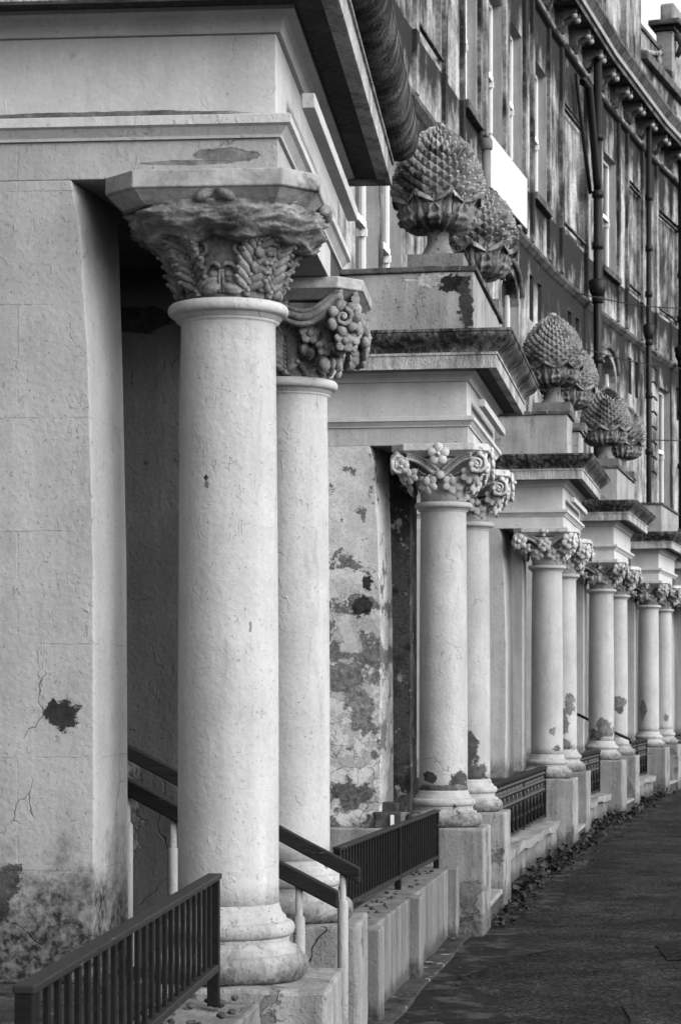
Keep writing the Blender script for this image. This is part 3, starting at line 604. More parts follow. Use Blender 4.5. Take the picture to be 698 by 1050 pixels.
    d = boxo('door', M['door'], root, XW, XW + .05, S / 2 - .48, S / 2 + .48, .69, 2.9)
    for (a, b, z0, z1) in ((-.38, -.05, .9, 1.6), (.05, .38, .9, 1.6), (-.38, -.05, 1.75, 2.7), (.05, .38, 1.75, 2.7)): boxo('door_panel', M['door'], d, XW + .05, XW + .065, S / 2 + a, S / 2 + b, z0, z1, .006)
    return root

POR = [((-.349, 7.08), 4.86), ((.666, 14.73), 8.45), ((2.033, 22.4), 10.3), ((3.197, 27.9), 12.6), ((4.533, 33.5), 14.4), ((6.12, 39.1), 16.6)]
std = dict(wall=M['render'], farwall=M['render'], arch=M['ent'], cyma=M['algae'], ped=(M['pier'], M['pier']), col=(M['paint30'], M['paint31']), base=(M['base'], M['base']))
def mats(**k): d = dict(std); d.update(k); return d
porch(POR[0][0] + (0,), POR[0][1], 'nearest porch, its front column crowned by a crumbling brown-stone capital, timber handrails rising inside',
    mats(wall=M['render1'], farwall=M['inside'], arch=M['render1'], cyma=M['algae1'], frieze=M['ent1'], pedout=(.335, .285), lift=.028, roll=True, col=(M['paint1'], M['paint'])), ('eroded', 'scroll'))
porch(POR[1][0] + (0,), POR[1][1], 'porch with a badly peeling, blotched side wall and a flower on its capital',
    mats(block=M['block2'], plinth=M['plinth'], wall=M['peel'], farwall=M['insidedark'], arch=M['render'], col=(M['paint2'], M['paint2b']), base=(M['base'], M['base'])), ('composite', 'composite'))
porch(POR[2][0] + (0,), POR[2][1], 'third porch of the row, round rosettes on its capital corners, beside the ornate lattice railing', mats(col=(M['paint30'], M['paint31'])), ('rosette', 'rosette'), gap=True)
porch(POR[3][0] + (0,), POR[3][1], 'fourth porch of the row, with small finials and a thin metal handrail between stained columns', mats(col=(M['paint32'], M['paint33'])), ('leafy', 'leafy'), batten=False)
porch(POR[4][0] + (0,), POR[4][1], 'last whole porch of the row near the right edge, no finials on its parapet', mats(col=(M['paint34'], M['paint35'])), ('leafy', 'leafy'), batten=False)
porch(POR[5][0] + (0,), POR[5][1], 'sliver of one more porch cut off by the right edge of the photograph', mats(), ('leafy', 'leafy'), batten=False)
def at(i, x, y, z=0):
    (px, py), h = POR[i]; a = R(h); return (px + x * math.cos(a) + y * math.sin(a), py - x * math.sin(a) + y * math.cos(a), z)

# ------------------------------------------------------------------ pineapple finials
def pineapple_meshes():
    cone = MB(); rows, N = 16, 21; zb, zt = .47, .965; P = []
    for j in range(rows + 1):
        t = j / rows; r = .285 * (1 - max(0, (t - .06) / .94) ** 1.95) ** .70 if t < 1 else .03; r = max(r, .035); r *= .93 + .07 * min(1, t / .12)
        P.append([(r, (i + .5 * (j % 2)) * 2 * math.pi / N + 0 * t, zb + (zt - zb) * (t * .94 + .06 * t * t)) for i in range(N)])
    def xyz(p, k=1., dz=0.): return (p[0] * k * math.cos(p[1]), p[0] * k * math.sin(p[1]), p[2] + dz)
    vs = [xyz(p) for r in P for p in r]; fs = []
    for j in range(rows - 1):
        for i in range(N):
            l, r_ = (i, (i + 1) % N) if j % 2 else (i, (i + 1) % N)
            b = j * N + i                                             # bottom corner
            if j % 2 == 0: L, Rr = (j + 1) * N + (i - 1) % N, (j + 1) * N + i
            else: L, Rr = (j + 1) * N + i, (j + 1) * N + (i + 1) % N
            T = (j + 2) * N + i
            pr, pa, pz = P[j + 1][0][0], P[j][i][1], P[j + 1][0][2]
            sz = (P[j + 2][0][2] - P[j][0][2]); w_ = 2 * math.pi * pr / N; out = .62 * min(sz, w_) + .007
            q = len(vs); jit = 1 + random.uniform(-.25, .15)
            nz = .30 + .5 * (j / rows)
            # a blunt nub: a smaller rhombus lifted off the surface
            ring = []
            ctr = Vector(xyz((pr, pa, pz))); er = Vector((math.cos(pa) * (1 - .3 * nz), math.sin(pa) * (1 - .3 * nz), nz)).normalized()
            for c in (b, Rr, T, L):
                ring.append(tuple(ctr + (Vector(vs[c]) - ctr) * .30 + er * out * jit))
            vs += ring
            for a_, (c0, c1) in enumerate(((b, Rr), (Rr, T), (T, L), (L, b))): fs.append((c0, c1, q + (a_ + 1) % 4, q + a_))
            fs.append((q, q + 1, q + 2, q + 3))
    top = [(rows) * N + i for i in range(N)]; fs.append(tuple(top)); fs.append(tuple(range(N))[::-1])
    cone.add(vs, fs, False); cone.lathe([(.25, .45), (.265, .48), (.25, .60), (.2, .75), (.10, .88), (.05, .95), (.02, .965)], 32)
    cone.blob((0, 0, .965), .05, .05, .03, 8, 5, None, .4)
    bowl = MB(); bowl.lathe([(.075, .27), (.14, .278), (.205, .31), (.238, .37), (.25, .46), (.255, .52)], 40)
    pf = lambda q: 1.48 * (1 - (q / .55) ** 1.8) if q < .55 else (1.45 * ((q - .55) / .45) ** 1.3)
    for k in range(8):
        a = (k + .5) * math.pi / 4; acanthus(bowl, a, .085, .262, .285, .27, 0, 0, 5, 26, 20, .014, .016, pf, .10, True)
    pf2 = lambda q: 1.0 * (1 - q / .6) if q < .6 else (.5 * (q - .6) / .4)
    for k in range(8):
        a = k * math.pi / 4; acanthus(bowl, a, .19, .315, .16, .15, 0, 0, 2, 14, 10, .012, .009, pf2, .08, True)
    stem = MB(); stem.lathe([(.135, .087), (.132, .10), (.11, .118), (.088, .145), (.074, .185), (.072, .225), (.082, .262), (.10, .285)], 32)
    stem.box(-.185, .185, -.185, .185, 0, .086)
    return cone, bowl, stem
CN, BW, ST = pineapple_meshes(); first = None
def finial(i, k, label, s=1.0, rz=0., dx=0.):
    global first
    loc = at(i, dx, S * k, 4.284)
    root = empty('pineapple_finial', loc, POR[i][1], label, 'finial', 'stone pineapple finials on the porch parapets'); root.scale = (s, s, s)
    if first is None:
        first = (CN.build('cone', M['cone'], root), BW.build('leaf_bowl', M['bowl'], root), ST.build('stem', M['stem'], root))
    else:
        for j, o in enumerate(first):
            c = o.copy(); c.parent = root; COL.objects.link(c)
            if j < 2: c.rotation_euler = (random.uniform(-.02, .02), random.uniform(-.02, .02), R(rz))
    return root
finial(1, 0, 'largest stone pineapple finial, on the peeling parapet directly above the flowered capital', .97, 0, -.035)
finial(1, 1, 'big stone pineapple finial half hidden behind the largest one', 1.0, 23, .05)
finial(2, 0, 'pale pineapple finial over the rosette porch, the near one in front of its twin', .99, 11, .06)
finial(2, 1, 'pineapple finial tucked behind the pale near one of the rosette porch', 1.0, 40, .07)
finial(3, 0, 'dark-tipped small pineapple finial, near one on the fourth porch', 1.0, 17, .05)
finial(3, 1, 'smallest pineapple finial, lit and farthest right, in front of the black drainpipe', 1.02, 31, .07)

# ------------------------------------------------------------------ railings, dwarf walls
def seg_frame(a, b):
    dx, dy = b[0] - a[0], b[1] - a[1]; return math.degrees(math.atan2(dx, dy)), math.hypot(dx, dy)
def bar_railing(a, b, z0, z1, label, step=.1, posts=(0, 1)):
    h, L = seg_frame(a, b); r = empty('iron_railing', (a[0], a[1], 0), h, label, 'railing', 'iron railings on the dwarf walls')
    boxo('top_rail', M['ironrail'], r, -.021, .021, 0, L + .012, z1 - .016, z1, .003); boxo('bottom_rail', M['ironrail'], r, -.017, .017, .03, L - .03, z0, z0 + .022, .003)
    for t in posts: y = t * (L - .034); boxo('post', M['iron'], r, -.017, .017, y, y + .034, z0 - .10, z1 - .0165, .002)
    n = int(L / step); me = None
    for k in range(1, n):
        y = k * L / n
        if any(abs(t * (L - .034) + .017 - y) < .03 for t in posts): continue
        if me is None: o = boxo('bar', M['iron'], r, -.005, .005, -.013, .013, z0 + .0225, z1 - .0165); me = o.data; o.location = (0, y, 0)
        else: link('bar', me, r, 0, (0, y, 0))
    return r
def lattice_railing(a, b, z0, z1, label):
    h, L = seg_frame(a, b); r = empty('ornate_railing', (a[0], a[1], 0), h, label, 'railing', 'ornate cast iron railings further along')
    boxo('top_rail', M['iron'], r, -.028, .028, 0, L, z1 - .03, z1, .004)
    for y in (0, L * .62, L - .03): boxo('post', M['iron'], r, -.02, .02, y, y + .03, z0, z1 - .0305)
    mb = MB(); H = z1 - z0
    for q in (.02, .50, .60, .86): mb.box(-.012, .012, .0305, L - .031, z0 + H * q, z0 + H * q + .016)
    n = int(L / .15)
    for k in range(1, n):
        y = k * L / n; big = k % 2 == 0
        mb.tube([(0, y, z0 + H * (.02 if big else .50)), (0, y, z1 - .031)], .016 if big else .010, 6)
        for zc, rr in ((z0 + H * .73, .052), (z0 + H * .55, .026)):
            mb.tube([(0, y + rr * math.cos(t), zc + rr * 1.1 * math.sin(t)) for t in [2 * math.pi * i / 10 for i in range(11)]], .009, 5)
        for q in (.55, .73, .87): mb.blob((0, y, z0 + H * q), .030, .030, .024, 6, 4)
        if big: mb.box(-.016, .016, y - .05, y + .05, z0 + H * .25, z0 + H * .30)
    mb.build('lattice', M['ironlat'], r); return r
# near garden bed and dwarf wall left of the first porch
h0 = POR[0][1]
def p0(x, y): return at(0, x, y)[:2]
dw = empty('dwarf_wall', at(0, 0, -3.6), h0, 'low mossy wall at the bottom left under the nearest railing', 'wall', 'low walls between the porches')
worn(boxo('wall', M['dwarf'], dw, -.17, .13, 0, 3.30, 0, .665, .01), .02, 8, 6)
bed = worn(boxo('garden_bed', M['soil'], None, -2.0, -.172, -4.2, -.305, 0, .70), .04, 12, 3); bed.location = at(0, 0, 0); bed.rotation_euler = (0, 0, -R(h0)); tag(bed, kind='structure')
bar_railing(p0(.027, -2.97), p0(.027, -.50), .775, 1.056, 'nearest black iron railing with flat bars, in front of the biggest column', .098)
# wall and railing between the first and second porch
a = at(0, .07, S + .285); b = at(1, .08, -.285); h, L = seg_frame(a, b)
dw = empty('dwarf_wall', (a[0], a[1], 0), h, 'grey rendered low wall with shallow piers below the plain railing, between first and second porch', 'wall', 'low walls between the porches')
wl = boxo('wall', M['dwarf'], dw, -.22, .0, .002, L - .002, 0, .45, .01)
worn(boxo('footing', M['foot'], dw, .001, .11, .01, L - .01, -.01, .022, .008), .022, 16, 6)
for y in (1.55, 3.18, L - .20): boxo('pier', M['dwarf'], dw, -.02, .055, y, y + .17, 0, .455, .008)
bar_railing(at(0, -.0, S + 2.12)[:2], at(1, .0, -.42)[:2], .51, .82, 'plain black bar railing on the grey low wall before the peeling porch', .085, (0, .55, 1))
yd = boxo('yard', M['soil'], None, -1.9, -.24, .002, L - .02, 0, .22); yd.location = (a[0], a[1], 0); yd.rotation_euler = (0, 0, -R(h)); tag(yd, kind='structure')
for i, lab, rl in ((1, 'rugged low stone wall with a lumpy coping below the lattice railing', 'ornate cast iron railing with lattice, standing between the second and third porch'),
               (2, 'low stone wall in weeds between the third and fourth porch', 'ornate cast iron railing between the third and fourth porch'),
               (3, 'low wall glimpsed between the fourth porch and the last whole porch', 'ornate cast iron railing before the last whole porch'),
               (4, 'low wall at the right edge beyond the last whole porch', 'ornate cast iron railing at the right edge beyond the last whole porch')):
    a = at(i, .05, S + .285); b = at(i + 1, .05, -.285); h, L = seg_frame(a, b)
    dw = empty('dwarf_wall', (a[0], a[1], 0), h, lab, 'wall', 'low walls between the porches')
    worn(boxo('wall', M['dwarf'], dw, -.2, .06, .004, L - .004, 0, .22, .01), .02, 14, 5)
    worn(boxo('coping', M['plinth'], dw, -.22, .10, .006, L - .006, .225, .29, .02), .035, 14, 6)
    lattice_railing(at(i, -.0, S + .55)[:2] if i == 1 else at(i, 0, S + .3)[:2], at(i + 1, .0, -.30)[:2], .32, .82, rl)
    yd = boxo('yard', M['soil'], None, -1.9, -.24, .01, L - .02, 0, .15); yd.location = (a[0], a[1], 0); yd.rotation_euler = (0, 0, -R(h)); tag(yd, kind='structure')

# ------------------------------------------------------------------ handrails in the first porch
def handrail(u, x1, z1, x0, posts, label):
    r = empty('timber_handrail', at(0, 0, u), h0, label, 'handrail', 'timber handrails of the nearest porch')
    sl = .53; z0 = z1 + (x1 - x0) * sl; t = .058
    mb = MB(); mb.add([(x0, -.024, z0 - t), (x1, -.024, z1 - t), (x1, .024, z1 - t), (x0, .024, z0 - t), (x0, -.024, z0), (x1, -.024, z1), (x1, .024, z1), (x0, .024, z0)],
        [(0, 3, 2, 1), (4, 5, 6, 7), (0, 1, 5, 4), (1, 2, 6, 5), (2, 3, 7, 6), (3, 0, 4, 7)])
    worn(mb.build('rail', M['timber'], r, .006), .004, 8, 9)
    for x in posts:
        zt = z1 + (x1 - x) * sl - t; zb = .155 if x > -.02 else (.33 if x > -.29 else (.505 if x > -.56 else .69))
        pm = MB(); pm.tube([(x, 0, zb), (x, 0, zt + .01)], .012, 12).tube([(x, 0, zb), (x, 0, zt - .10), (x, 0, zt - .092)], [.020, .020, .015], 14); pm.build('post', M['tube'], r)
    return r
handrail(.45, .305, .92, -1.75, (.175, -.245, -.40, -1.3), 'dark timber handrail, lower and nearer of the pair behind the biggest column')
handrail(1.40, .305, .92, -1.75, (.24, -1.3), 'dark timber handrail, upper and farther of the pair behind the biggest column')
def tube_rail(i, label):
    r = empty('metal_handrail', at(i, 0, .5), POR[i][1], label, 'handrail')
    MB().tube([(.10, 0, .16), (.10, 0, 1.02)], .016, 8).build('post', M['iron'], r)
    MB().tube([(-1.2, 0, 1.66), (.10, 0, 1.02), (.30, 0, .93), (.315, 0, .87)], .018, 8).build('rail', M['iron'], r)
tube_rail(3, 'thin black metal handrail between the columns of the fourth porch')

# ------------------------------------------------------------------ terrace houses along the crescent
def fx(y): return 2.6737e-5 * y ** 3 + 7.61456e-4 * y * y + .113574568 * y - 3.17721864
def opening_wall(mb, rv, y0, y1, z0, z1, ops, depth, x=0.):
    """front face with rectangular openings (y0,y1,z0,z1) and their reveals"""
    ys = sorted({y0, y1} | {v for o in ops for v in o[:2]}); zs = sorted({z0, z1} | {v for o in ops for v in o[2:4]})
    for i in range(len(ys) - 1):
        for j in range(len(zs) - 1):
            cy, cz = (ys[i] + ys[i + 1]) / 2, (zs[j] + zs[j + 1]) / 2
            if any(o[0] < cy < o[1] and o[2] < cz < o[3] for o in ops): continue
            mb.add([(x, ys[i], zs[j]), (x, ys[i + 1], zs[j]), (x, ys[i + 1], zs[j + 1]), (x, ys[i], zs[j + 1])], [(0, 1, 2, 3)])
    for o in ops:
        a, b, c, d = o[:4]; e = x - depth
        rv.add([(x, a, c), (x, b, c), (x, b, d), (x, a, d), (e, a, c), (e, b, c), (e, b, d), (e, a, d)], [(0, 4, 5, 1), (1, 5, 6, 2), (2, 6, 7, 3), (3, 7, 4, 0)])
ZS, ZC = 8.3, 12.25
ED = [3.0, 11.2, 18.9, 25.8, 31.2, 36.9, 40.5, 45.4, 50.6, 58.5]
UP = {2: [('w', 20.5, 21.7), ('w', 22.9, 24.1)], 3: [('b', 26.5, 28.15), ('w', 29.7, 30.85)], 4: [('w', 31.55, 32.75), ('w', 33.15, 34.35), ('w', 35.25, 36.55)], 5: [('b', 37.9, 39.85)],
      6: [('w', 41.35, 42.7), ('b', 43.75, 45.0)], 7: [('b', 46.5, 48.4), ('w', 49.2, 50.2)], 8: [('w', 52, 53.2), ('w', 55, 56.2)]}
LO = {2: [('w', 20.4, 21.5), ('w', 22.75, 24.1), ('w', 24.42, 25.6)], 3: [('w', 27.0, 28.2), ('w', 29.2, 30.4)], 4: [('a', 32.75, 34.1), ('l', 35.0, 35.35), ('l', 35.75, 36.1)], 5: [('l', 38.4, 38.75), ('l', 39.1, 39.45)],
      6: [('a', 41.35, 42.7), ('l', 43.85, 44.15), ('l', 44.5, 44.8)], 7: [('w', 46.7, 47.7), ('l', 48.3, 48.6), ('l', 49.0, 49.3)], 8: [('w', 52, 53.2), ('w', 55, 56.2)]}
HL = {0: 'terrace house hidden behind the nearest porch', 1: 'terrace house behind the second porch', 2: 'stained terrace house whose first floor sashes show under the nearest cornice',
      3: 'terrace house with a blocked window high beside the gutter of the nearest porch', 4: 'terrace house with three tall sashes above the white board', 5: 'narrow terrace house, a single blocked window left of the thick drainpipe',
      6: 'terrace house between the two long black drainpipes, one tall sash and one blocked window', 7: 'terrace house right of the second drainpipe with iron rungs beside the pipe', 8: 'farthest terrace house, low parapet against the sky, at the top right corner'}
HOUSES = []
for i in range(len(ED) - 1):
    Ya, Yb = ED[i], ED[i + 1]; A, B = (fx(Ya), Ya), (fx(Yb), Yb); h, L = seg_frame(A, B); L += .01
    r = empty('terrace_house', (A[0], A[1], 0), h, HL[i], 'house', 'houses of the crescent'); HOUSES.append((r, A, h, L, Ya, Yb))
    loc = lambda y: (y - Ya) / (Yb - Ya) * L
    low = [(k, loc(a), loc(b), 5.2 if k != 'l' else 7.25, 7.75 if k == 'w' else (7.7 if k == 'a' else 7.95)) for k, a, b in LO.get(i, [])]
    up = [(k, loc(a), loc(b), 9.25, 11.4) for k, a, b in UP.get(i, [])]
    wall, rev = MB(), MB(); lan = MB()
    opening_wall(wall, rev, 0, L, 0, ZC + .4, [o[1:] for o in low + up if o[0] in 'wa'], .20) if False else None
    deep = [o[1:] for o in low + up if o[0] in 'wa']; shal = [o[1:] for o in up if o[0] == 'b']; slit = [o[1:] for o in low if o[0] == 'l']
    opening_wall(wall, rev, 0, L, 0, 13.0, deep + shal + slit, 0.)
    rev = MB(); tmp = MB()
    opening_wall(tmp, rev, 0, L, 0, 13, deep, .19)
    for a, b, c, d in shal:
        q = MB(); opening_wall(MB(), q, 0, L, 0, 13, [(a, b, c, d)], .07); q.add([(-.07, a, c), (-.07, b, c), (-.07, b, d), (-.07, a, d)], [(0, 1, 2, 3)]); q.build('blind_window', M['fac'][(i + 1) % 3], r)
        fr = r.children[-1] if r.children else r
        boxo('window_hood', M['cornice'], r, -.02, .035, a - .02, b + .02, d - .14, d - .11); boxo('window_ledge', M['cornice'], r, -.02, .035, a - .02, b + .02, c + .09, c + .12)
    for a, b, c, d in slit:
        q = MB(); opening_wall(MB(), q, 0, L, 0, 13, [(a, b, c, d)], .35); q.add([(-.35, a, c), (-.35, b, c), (-.35, b, d), (-.35, a, d)], [(0, 1, 2, 3)]); q.build('lancet_slit', M['door'], r)  # slit shadow put into the colour: lined with the dark door material
    for k, a, b, c, d in low:
        if k == 'a':                                                # arched head: spandrels and hood mould
            m_ = (a + b) / 2; hw = (b - a) / 2; q = MB(); n = 10; pts = [(m_ - hw * math.cos(math.pi * t / n), d - .42 + .42 * math.sin(math.pi * t / n)) for t in range(n + 1)]
            for t in range(n):
                (ya, za), (yb, zb) = pts[t], pts[t + 1]; q.add([(-.004, ya, za), (-.004, yb, zb), (-.004, yb, d), (-.004, ya, d), (-.18, ya, za), (-.18, yb, zb)], [(0, 1, 2, 3), (0, 4, 5, 1)])
            q.build('arch_head', M['fac'][i % 3], r)
            MB().tube([(.02, y_ * 1 + (y_ - m_) * .18, z_ + .16) for y_, z_ in pts], .05, 6).build('hood_mould', M['cornice'], r)
    wall.build('wall', M['fac'][i % 3], r)
    for k, a, b, c, d in low + up:
        if k not in 'wa': continue
        f = MB(); x0, x1 = -.19, -.135; t = .07
        f.box(x0, x1, a, a + t, c, d).box(x0, x1, b - t, b, c, d).box(x0, x1, a + t, b - t, d - t, d).box(x0, x1, a + t, b - t, c, c + t); mz = (c + d) / 2
        f.box(x0, x1 + .02, a + t, b - t, mz - .035, mz + .035); f.box(x0 + .006, x1 - .006, (a + b) / 2 - .015, (a + b) / 2 + .015, c + t, d - t)
        f.box(x0, x1 + .03, b - t - .03, b - t + .001, mz - .12, mz - .04)
        wn = f.build('window', M['frame'], r)
        q = MB(); opening_wall(MB(), q, 0, L, 0, 13, [(a, b, c, d)], .19); q.build('reveal', M['reveal'], wn)
        MB().add([(-.172, a + t, c + t), (-.172, b - t, c + t), (-.172, b - t, d - t), (-.172, a + t, d - t)], [(0, 1, 2, 3)]).build('blind', M['blind'], wn)
        MB().add([(-.165, a + t, c + t), (-.165, b - t, c + t), (-.165, b - t, d - t), (-.165, a + t, d - t)], [(0, 1, 2, 3)]).build('pane', M['glass'], wn)
        boxo('sill', M['cornice'], wn, -.10, .10, a - .06, b + .06, c - .11, c + .004, .01)
    # projecting flat strips beside the openings, string courses, cornice
    edges = sorted([o[1] for o in up] + [o[2] for o in up])
    for k, a, b, c, d in up:
        for y0, y1 in ((a - .22, a - .04), (b + .04, b + .20)):
            if 0 < y0 and y1 < L: boxo('pilaster_strip', M['trim'], r, -.01, .055, y0, y1, ZS + .16, ZC - .05)
    def course(name, prof, mat): MB().grid([[(x, 0, z), (x, L, z)] for x, z in prof], False).build(name, mat, r)
    course('string_course', [(0, ZS - .06), (.03, ZS - .04), (.09, ZS + .02), (.10, ZS + .07), (.0, ZS + .13)], M['cornice'])
    course('string_course', [(0, ZC - .06), (.07, ZC - .03), (.10, ZC + .02), (.10, ZC + .05), (0, ZC + .07)], M['trim'])
    course('cornice', [(0, 12.72), (.40, 12.74), (.42, 12.70), (.44, 12.86), (.47, 12.88), (.54, 12.98), (.56, 13.0), (.56, 13.06), (.0, 13.12)], M['cornice'])
    boxo('fascia', M['reveal'], r, .40, .472, 0, L, 12.78, 12.87)
    n = max(2, int(L / 1.25)); bme = None
    if i >= 3:
        for k in range(n):
            for s_ in (-.15, .15):
                y = (k + .5) * L / n + s_
                if bme is None:
                    q = MB(); pr = [(.0, 12.38), (.08, 12.40), (.13, 12.45), (.14, 12.52), (.20, 12.56), (.29, 12.59), (.35, 12.63), (.35, 12.72), (0, 12.72)]
                    m_ = len(pr); q.add([(x, -.06, z) for x, z in pr] + [(x, .06, z) for x, z in pr], [tuple(range(m_))[::-1], tuple(range(m_, 2 * m_))] + [(j, (j + 1) % m_, m_ + (j + 1) % m_, m_ + j) for j in range(m_)])
                    o = q.build('bracket', M['cornice'], r); bme = o.data; o.location = (0, y, 0)
                    nq = MB(); nq.blob((.31, 0, 12.585), .06, .063, .05, 9, 6); nme = nq.build('bracket_nose', M['reveal'], o).data
                else: link('bracket_nose', nme, link('bracket', bme, r, 0, (0, y, 0)))
    if i < 7 or False:                                              # attic storey above the cornice
        at_top = 16.2; boxo('attic', M['fac'][(i + 2) % 3], r, -3, -.06, 0, L, 13.1, at_top)
        for y in (L * .15, L * .6): boxo('attic_strip', M['trim'], r, -.061, .05, y, y + .35, 13.12, at_top)
        boxo('attic_cornice', M['cornice'], r, -.3, .14, 0, L, at_top, at_top + .2)
    else:
        boxo('parapet', M['fac'][i % 3], r, -.35, -.06, 0, L, 13.1, 14.12); boxo('coping', M['cornice'], r, -.42, .08, 0, L, 14.12, 14.30, .02)
        if i == 7:                                                  # scroll panel and chimney pier on the parapet
            y1 = 2.62; sp = boxo('scroll_panel', M['fac'][1], r, -.40, -.20, 0, y1, 14.302, 14.90, .01); boxo('panel_coping', M['cornice'], sp, -.46, -.16, 0, y1 - .01, 14.902, 14.98)
            q = MB(); q.tube([(-.17, .25 + 2.0 * t, 14.36 + .45 * t * t + .12 * math.sin(3 * t)) for t in [j / 12 for j in range(13)]], .055, 8); spiral(q, (-.17, 2.25, 14.66), (0, 1, 0), (0, 0, 1), .2, 1.6, .05, 30, 1.2, 1); q.build('scroll_buttress', M['trim'], sp)
            ch = boxo('chimney', M['pots'], r, -.33, .02, y1, 4.3, 14.3, 15.40, .02)
            boxo('chimney_neck', M['trim'], ch, -.37, .07, y1 - .05, 4.35, 15.402, 15.50, .02); boxo('chimney_cap', M['cornice'], ch, -.47, .20, y1 - .16, 4.46, 15.502, 15.62, .02)
            boxo('chimney_top', M['pots'], ch, -.27, .03, y1 + .1, 4.0, 15.622, 16.02, .05)
            q = MB(); q.tube([(.03, y1 + .25, 15.35), (.16, y1 + .25, 15.28), (.18, y1 + .25, 15.1), (.06, y1 + .25, 14.9)], [.09, .11, .09, .05], 8); q.build('console', M['cornice'], ch)
    # body of the house behind the front
    boxo('house_body', M['fac'][(i + 1) % 3], r, -9, -.4, 0, L, 0, 13.0)

def drain(i, y, top, rad, label, elbow=0):
    """iron downpipe fixed to house i at absolute y"""
    r_, A, h, L, Ya, Yb = HOUSES[i]; yl = (y - Ya) / (Yb - Ya) * L; a = R(h)
    r = empty('drainpipe', (A[0] + yl * math.sin(a), A[1] + yl * math.cos(a), 0), h, label, 'drainpipe', 'black drainpipes on the crescent'); rx = rad + .17
    MB().tube([(rx, 0, .2), (rx, 0, top)], rad, 12).build('pipe', M['pipe'], r)
    if elbow:
        MB().tube([(.16, -1.05, 11.9), (.17, -1.0, 11.95), (rx, -.85, 11.85), (rx, -.1, 10.45), (rx, -.02, 10.3)], rad * .9, 10).build('branch_pipe', M['pipe'], r)
        MB().tube([(.10, -1.25, 12.0), (.12, -.6, 10.9), (.14, -.12, 10.2)], rad * .5, 8).build('branch_pipe', M['pipe'], r)
    for z in (11.2, 10.2, 9.3, 8.35, 7.3, 6.2): MB().lathe([(rad, z - .06), (rad * 1.35, z - .055), (rad * 1.35, z + .055), (rad, z + .06)], 12, (rx, 0)).build('collar', M['pipe'], r)
    for z in (8.6,): MB().lathe([(rad * 1.1, z - .22), (rad * 1.9, z - .1), (rad * 2.2, z + .08), (rad * 1.2, z + .12)], 10, (rx, 0)).build('hopper', M['pipe'], r)
    return r
drain(5, 39.85, 12.7, .075, 'thick black drainpipe with a forked branch under the cornice', 1)
dp = drain(6, 44.75, 12.7, .055, 'slender black drainpipe rising behind the smallest finials')
drain(7, 47.75, 12.7, .075, 'black drainpipe at the right edge of the photograph')
# iron rungs beside the slender pipe are part of that house
r7 = HOUSES[7][0]
for k in range(9): MB().tube([(.0, .30, 5.9 + k * .3), (.14, .30, 5.9 + k * .3), (.14, .52, 5.86 + k * .3)], .022, 6).build('rung', M['iron'], r7)
# white board and the grey vent pipe on the front of house 4
r4, A4, h4, L4, Ya4, Yb4 = HOUSES[4]; a4 = R(h4)
def on4(y, x=0.): yl = (y - Ya4) / (Yb4 - Ya4) * L4; return (A4[0] + yl * math.sin(a4) + x * math.cos(a4), A4[1] + yl * math.cos(a4) - x * math.sin(a4), 0)
bd = empty('board', on4(30.95), h4, 'large blank white board fixed to the stained facade below the tall sashes', 'board')
boxo('panel', M['board'], bd, .17, .20, 0, 2.85, 8.36, 9.10, .005); boxo('backing', M['cornice'], bd, .06, .169, .05, 2.70, 8.40, 9.06)
vp = empty('vent_pipe', on4(30.6), h4, 'stubby grey capped pipe standing left of the white board', 'pipe')
MB().lathe([(.055, 4.6), (.055, 8.80)], 14, (.20, 0)).build('pipe', M['pipegrey'], vp); MB().lathe([(.06, 8.80), (.085, 8.81), (.085, 8.93), (.07, 8.95)], 14, (.20, 0)).build('cap', M['pipegrey'], vp)
# thin cables strung across the far facade
for k, (x0, z0, y1, z1) in enumerate(((38.2, 8.2, 47.5, 9.5), (38.2, 7.3, 47.5, 8.2), (39.5, 6.0, 48.5, 6.9))):
    p, q = Vector((fx(x0) + .2, x0, z0)), Vector((fx(y1) + .9, y1, z1)); pts = [p.lerp(q, t / 14) + Vector((0, 0, -.10 * math.sin(math.pi * t / 14))) for t in range(15)]
    c = MB().tube(pts, .011, 5).build('cable', M['iron']); tag(c, ['thin cable crossing the far facade, uppermost of the three', 'thin cable crossing the far facade, middle of the three', 'thin cable crossing the far facade, lowest of the three'][k], 'cable', 'cables on the far facade')

rows = []
for i in range(5):
    for k in range(26):
        t = k / 26; p = Vector(at(i, .10, 0)).lerp(Vector(at(i + 1, .10, 0)), t); a_ = R(POR[i][1] * (1 - t) + POR[i + 1][1] * t); wv = .42 + .30 * noise.noise(Vector((i * 7 + t * 5, 1, 2))) + .14 * noise.noise(Vector((i * 30 + t * 21, 5, 2)))
        rows.append([(p.x - .3 * math.cos(a_), p.y + .3 * math.sin(a_), .004), (p.x + wv * math.cos(a_), p.y - wv * math.sin(a_), .004)])
tag(MB().grid(rows, False).build('verge', M['verge']), kind='structure')
# ------------------------------------------------------------------ small things
def rock(mb, c, r, sq_=.7):
    s = random.random() * 99; rows = []
    for i in range(6):
        th = math.pi * i / 5; row = []
        for k in range(8):
            ph = 2 * math.pi * k / 8; q = Vector((math.sin(th) * math.cos(ph), math.sin(th) * math.sin(ph), math.cos(th) * sq_)); q *= r * (1 + .45 * noise.noise(q * 1.6 + Vector((s, 0, 0)))); row.append(tuple(Vector(c) + q))
        rows.append(row)
    mb.grid(rows, False, True)
mb = MB()
for k in range(90):
    y = random.uniform(-3.2, -.32); p = at(0, random.uniform(-.15, .12), y, .67 + random.random() * .02); rock(mb, p, random.uniform(.006, .018))
for k in range(60):
    t = random.random(); p = Vector(at(0, random.uniform(-.13, .05), S + .4)).lerp(Vector(at(1, random.uniform(-.12, .05), -.4)), t); rock(mb, (p.x, p.y, .455), random.uniform(.005, .016))
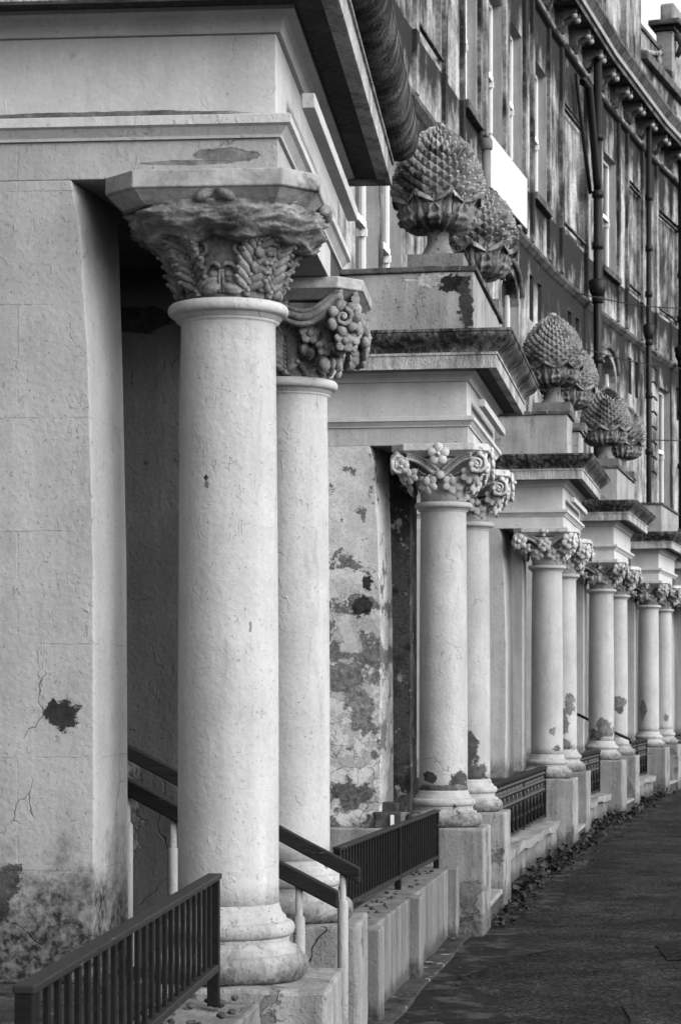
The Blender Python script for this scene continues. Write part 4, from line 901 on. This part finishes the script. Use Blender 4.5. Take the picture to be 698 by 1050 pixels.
tag(mb.build('rubble', M['rubble']), 'crumbs of mortar and moss lying on the low walls under the railings', 'rubble', None, 'stuff')
def block(i, x, y, z, sx, sy, sz, rz, name, label):
    o = MB().box(-sx / 2, sx / 2, -sy / 2, sy / 2, 0, sz).build(name, M['brick'], None, .006); worn(o, .012, 4, 12); o.location = at(i, x, y, z); o.rotation_euler = (0, 0, -R(POR[i][1]) + rz); tag(o, label, 'block', 'loose blocks on the ledge of the peeling porch'); return o
block(1, -.335, -.225, .692, .17, .10, .095, .1, 'stone_block', 'low dark loose block with a pale chip, behind the plain bar railing')
block(1, -.345, -.05, .692, .12, .14, .15, -.1, 'stone_block', 'taller dark loose block behind the front one, against the peeling jamb')
ch = MB().box(-.012, .012, -.004, .004, 0, .07).build('chip', M['paper'], bpy.data.objects['stone_block'], .002, (.03, -.062, .012))
pp = MB().grid([[(-.05 + .1 * i / 4, -.03 + .06 * j / 3, .012 * noise.noise(Vector((i * .7, j * .9, 3)))) for j in range(4)] for i in range(5)], True).build('paper_scrap', M['paper']); pp.location = at(0, -.70, -.42, .735); tag(pp, 'small crumpled white scrap on the dark soil at the foot of the left wall', 'litter')
# weeds along the wall foot: clumps of small leaves
mb = MB()
def leaf(c, d, L, wd):
    c, d = Vector(c), Vector(d).normalized(); s = d.cross(Vector((0, 0, 1)));
    if s.length < .1: s = Vector((1, 0, 0))
    s.normalize(); up = s.cross(d); rows = []
    for i in range(4):
        t = i / 3; p = c + d * L * t - Vector((0, 0, 1)) * L * .35 * t * t; w_ = wd * math.sin(math.pi * (.15 + .8 * t)); rows.append([tuple(p - s * w_ + up * w_ * .3), tuple(p), tuple(p + s * w_ + up * w_ * .3)])
    mb.grid(rows, True)
def clump(p, n, sz):
    for k in range(n):
        a = random.uniform(0, 6.28); e = random.uniform(.15, 1.3); leaf((p[0] + random.gauss(0, sz * .35), p[1] + random.gauss(0, sz * .35), random.uniform(0, sz * .5)), (math.cos(a) * math.cos(e), math.sin(a) * math.cos(e), math.sin(e)), random.uniform(.4, 1.1) * sz, random.uniform(.10, .26) * sz)
for i, n, x0 in ((1, 60, .24), (2, 44, .26), (3, 26, .26)):
    a, b = Vector(at(i, x0, S - .2)), Vector(at(i + 1, x0 + .02, -.1))
    for k in range(n):
        t = random.random() ** .9; p = a.lerp(b, t) + Vector((random.gauss(0, .07), 0, 0)); clump(p, random.randint(8, 18), random.choice((.05, .07, .09, .13)))
for i in (2, 3):
    for k in range(16): p = Vector(at(i, .36 + random.gauss(0, .03), random.uniform(-.3, S + .3))); clump(p, 10, random.choice((.05, .08, .12)))
for k in range(26): p = Vector(at(1, .36 + random.gauss(0, .04), random.uniform(.3, S + .3))); clump(p, 9, random.choice((.03, .05, .07)))
tag(mb.build('weeds', M['leafd']), 'dark weeds growing along the foot of the low walls', 'weeds', None, 'stuff')
mb = MB()
for k in range(120):
    i = random.choice((1, 1, 2)); a, b = Vector(at(i, .36, S - .6)), Vector(at(i + 1, .40, .2)); p = a.lerp(b, random.random()) + Vector((random.gauss(0, .10), 0, .004)); leaf(p, (random.gauss(0, 1), random.gauss(0, 1), .1), random.uniform(.03, .07), random.uniform(.012, .03))
for k in range(40): p = at(1, .33 + random.gauss(0, .04), random.uniform(-5.2, .2), .004); leaf(p, (random.gauss(0, 1), random.gauss(0, 1), .1), random.uniform(.02, .04), .012)
tag(mb.build('fallen_leaves', M['rubble']), 'pale fallen leaves and grit scattered along the pavement edge', 'leaves', None, 'stuff')
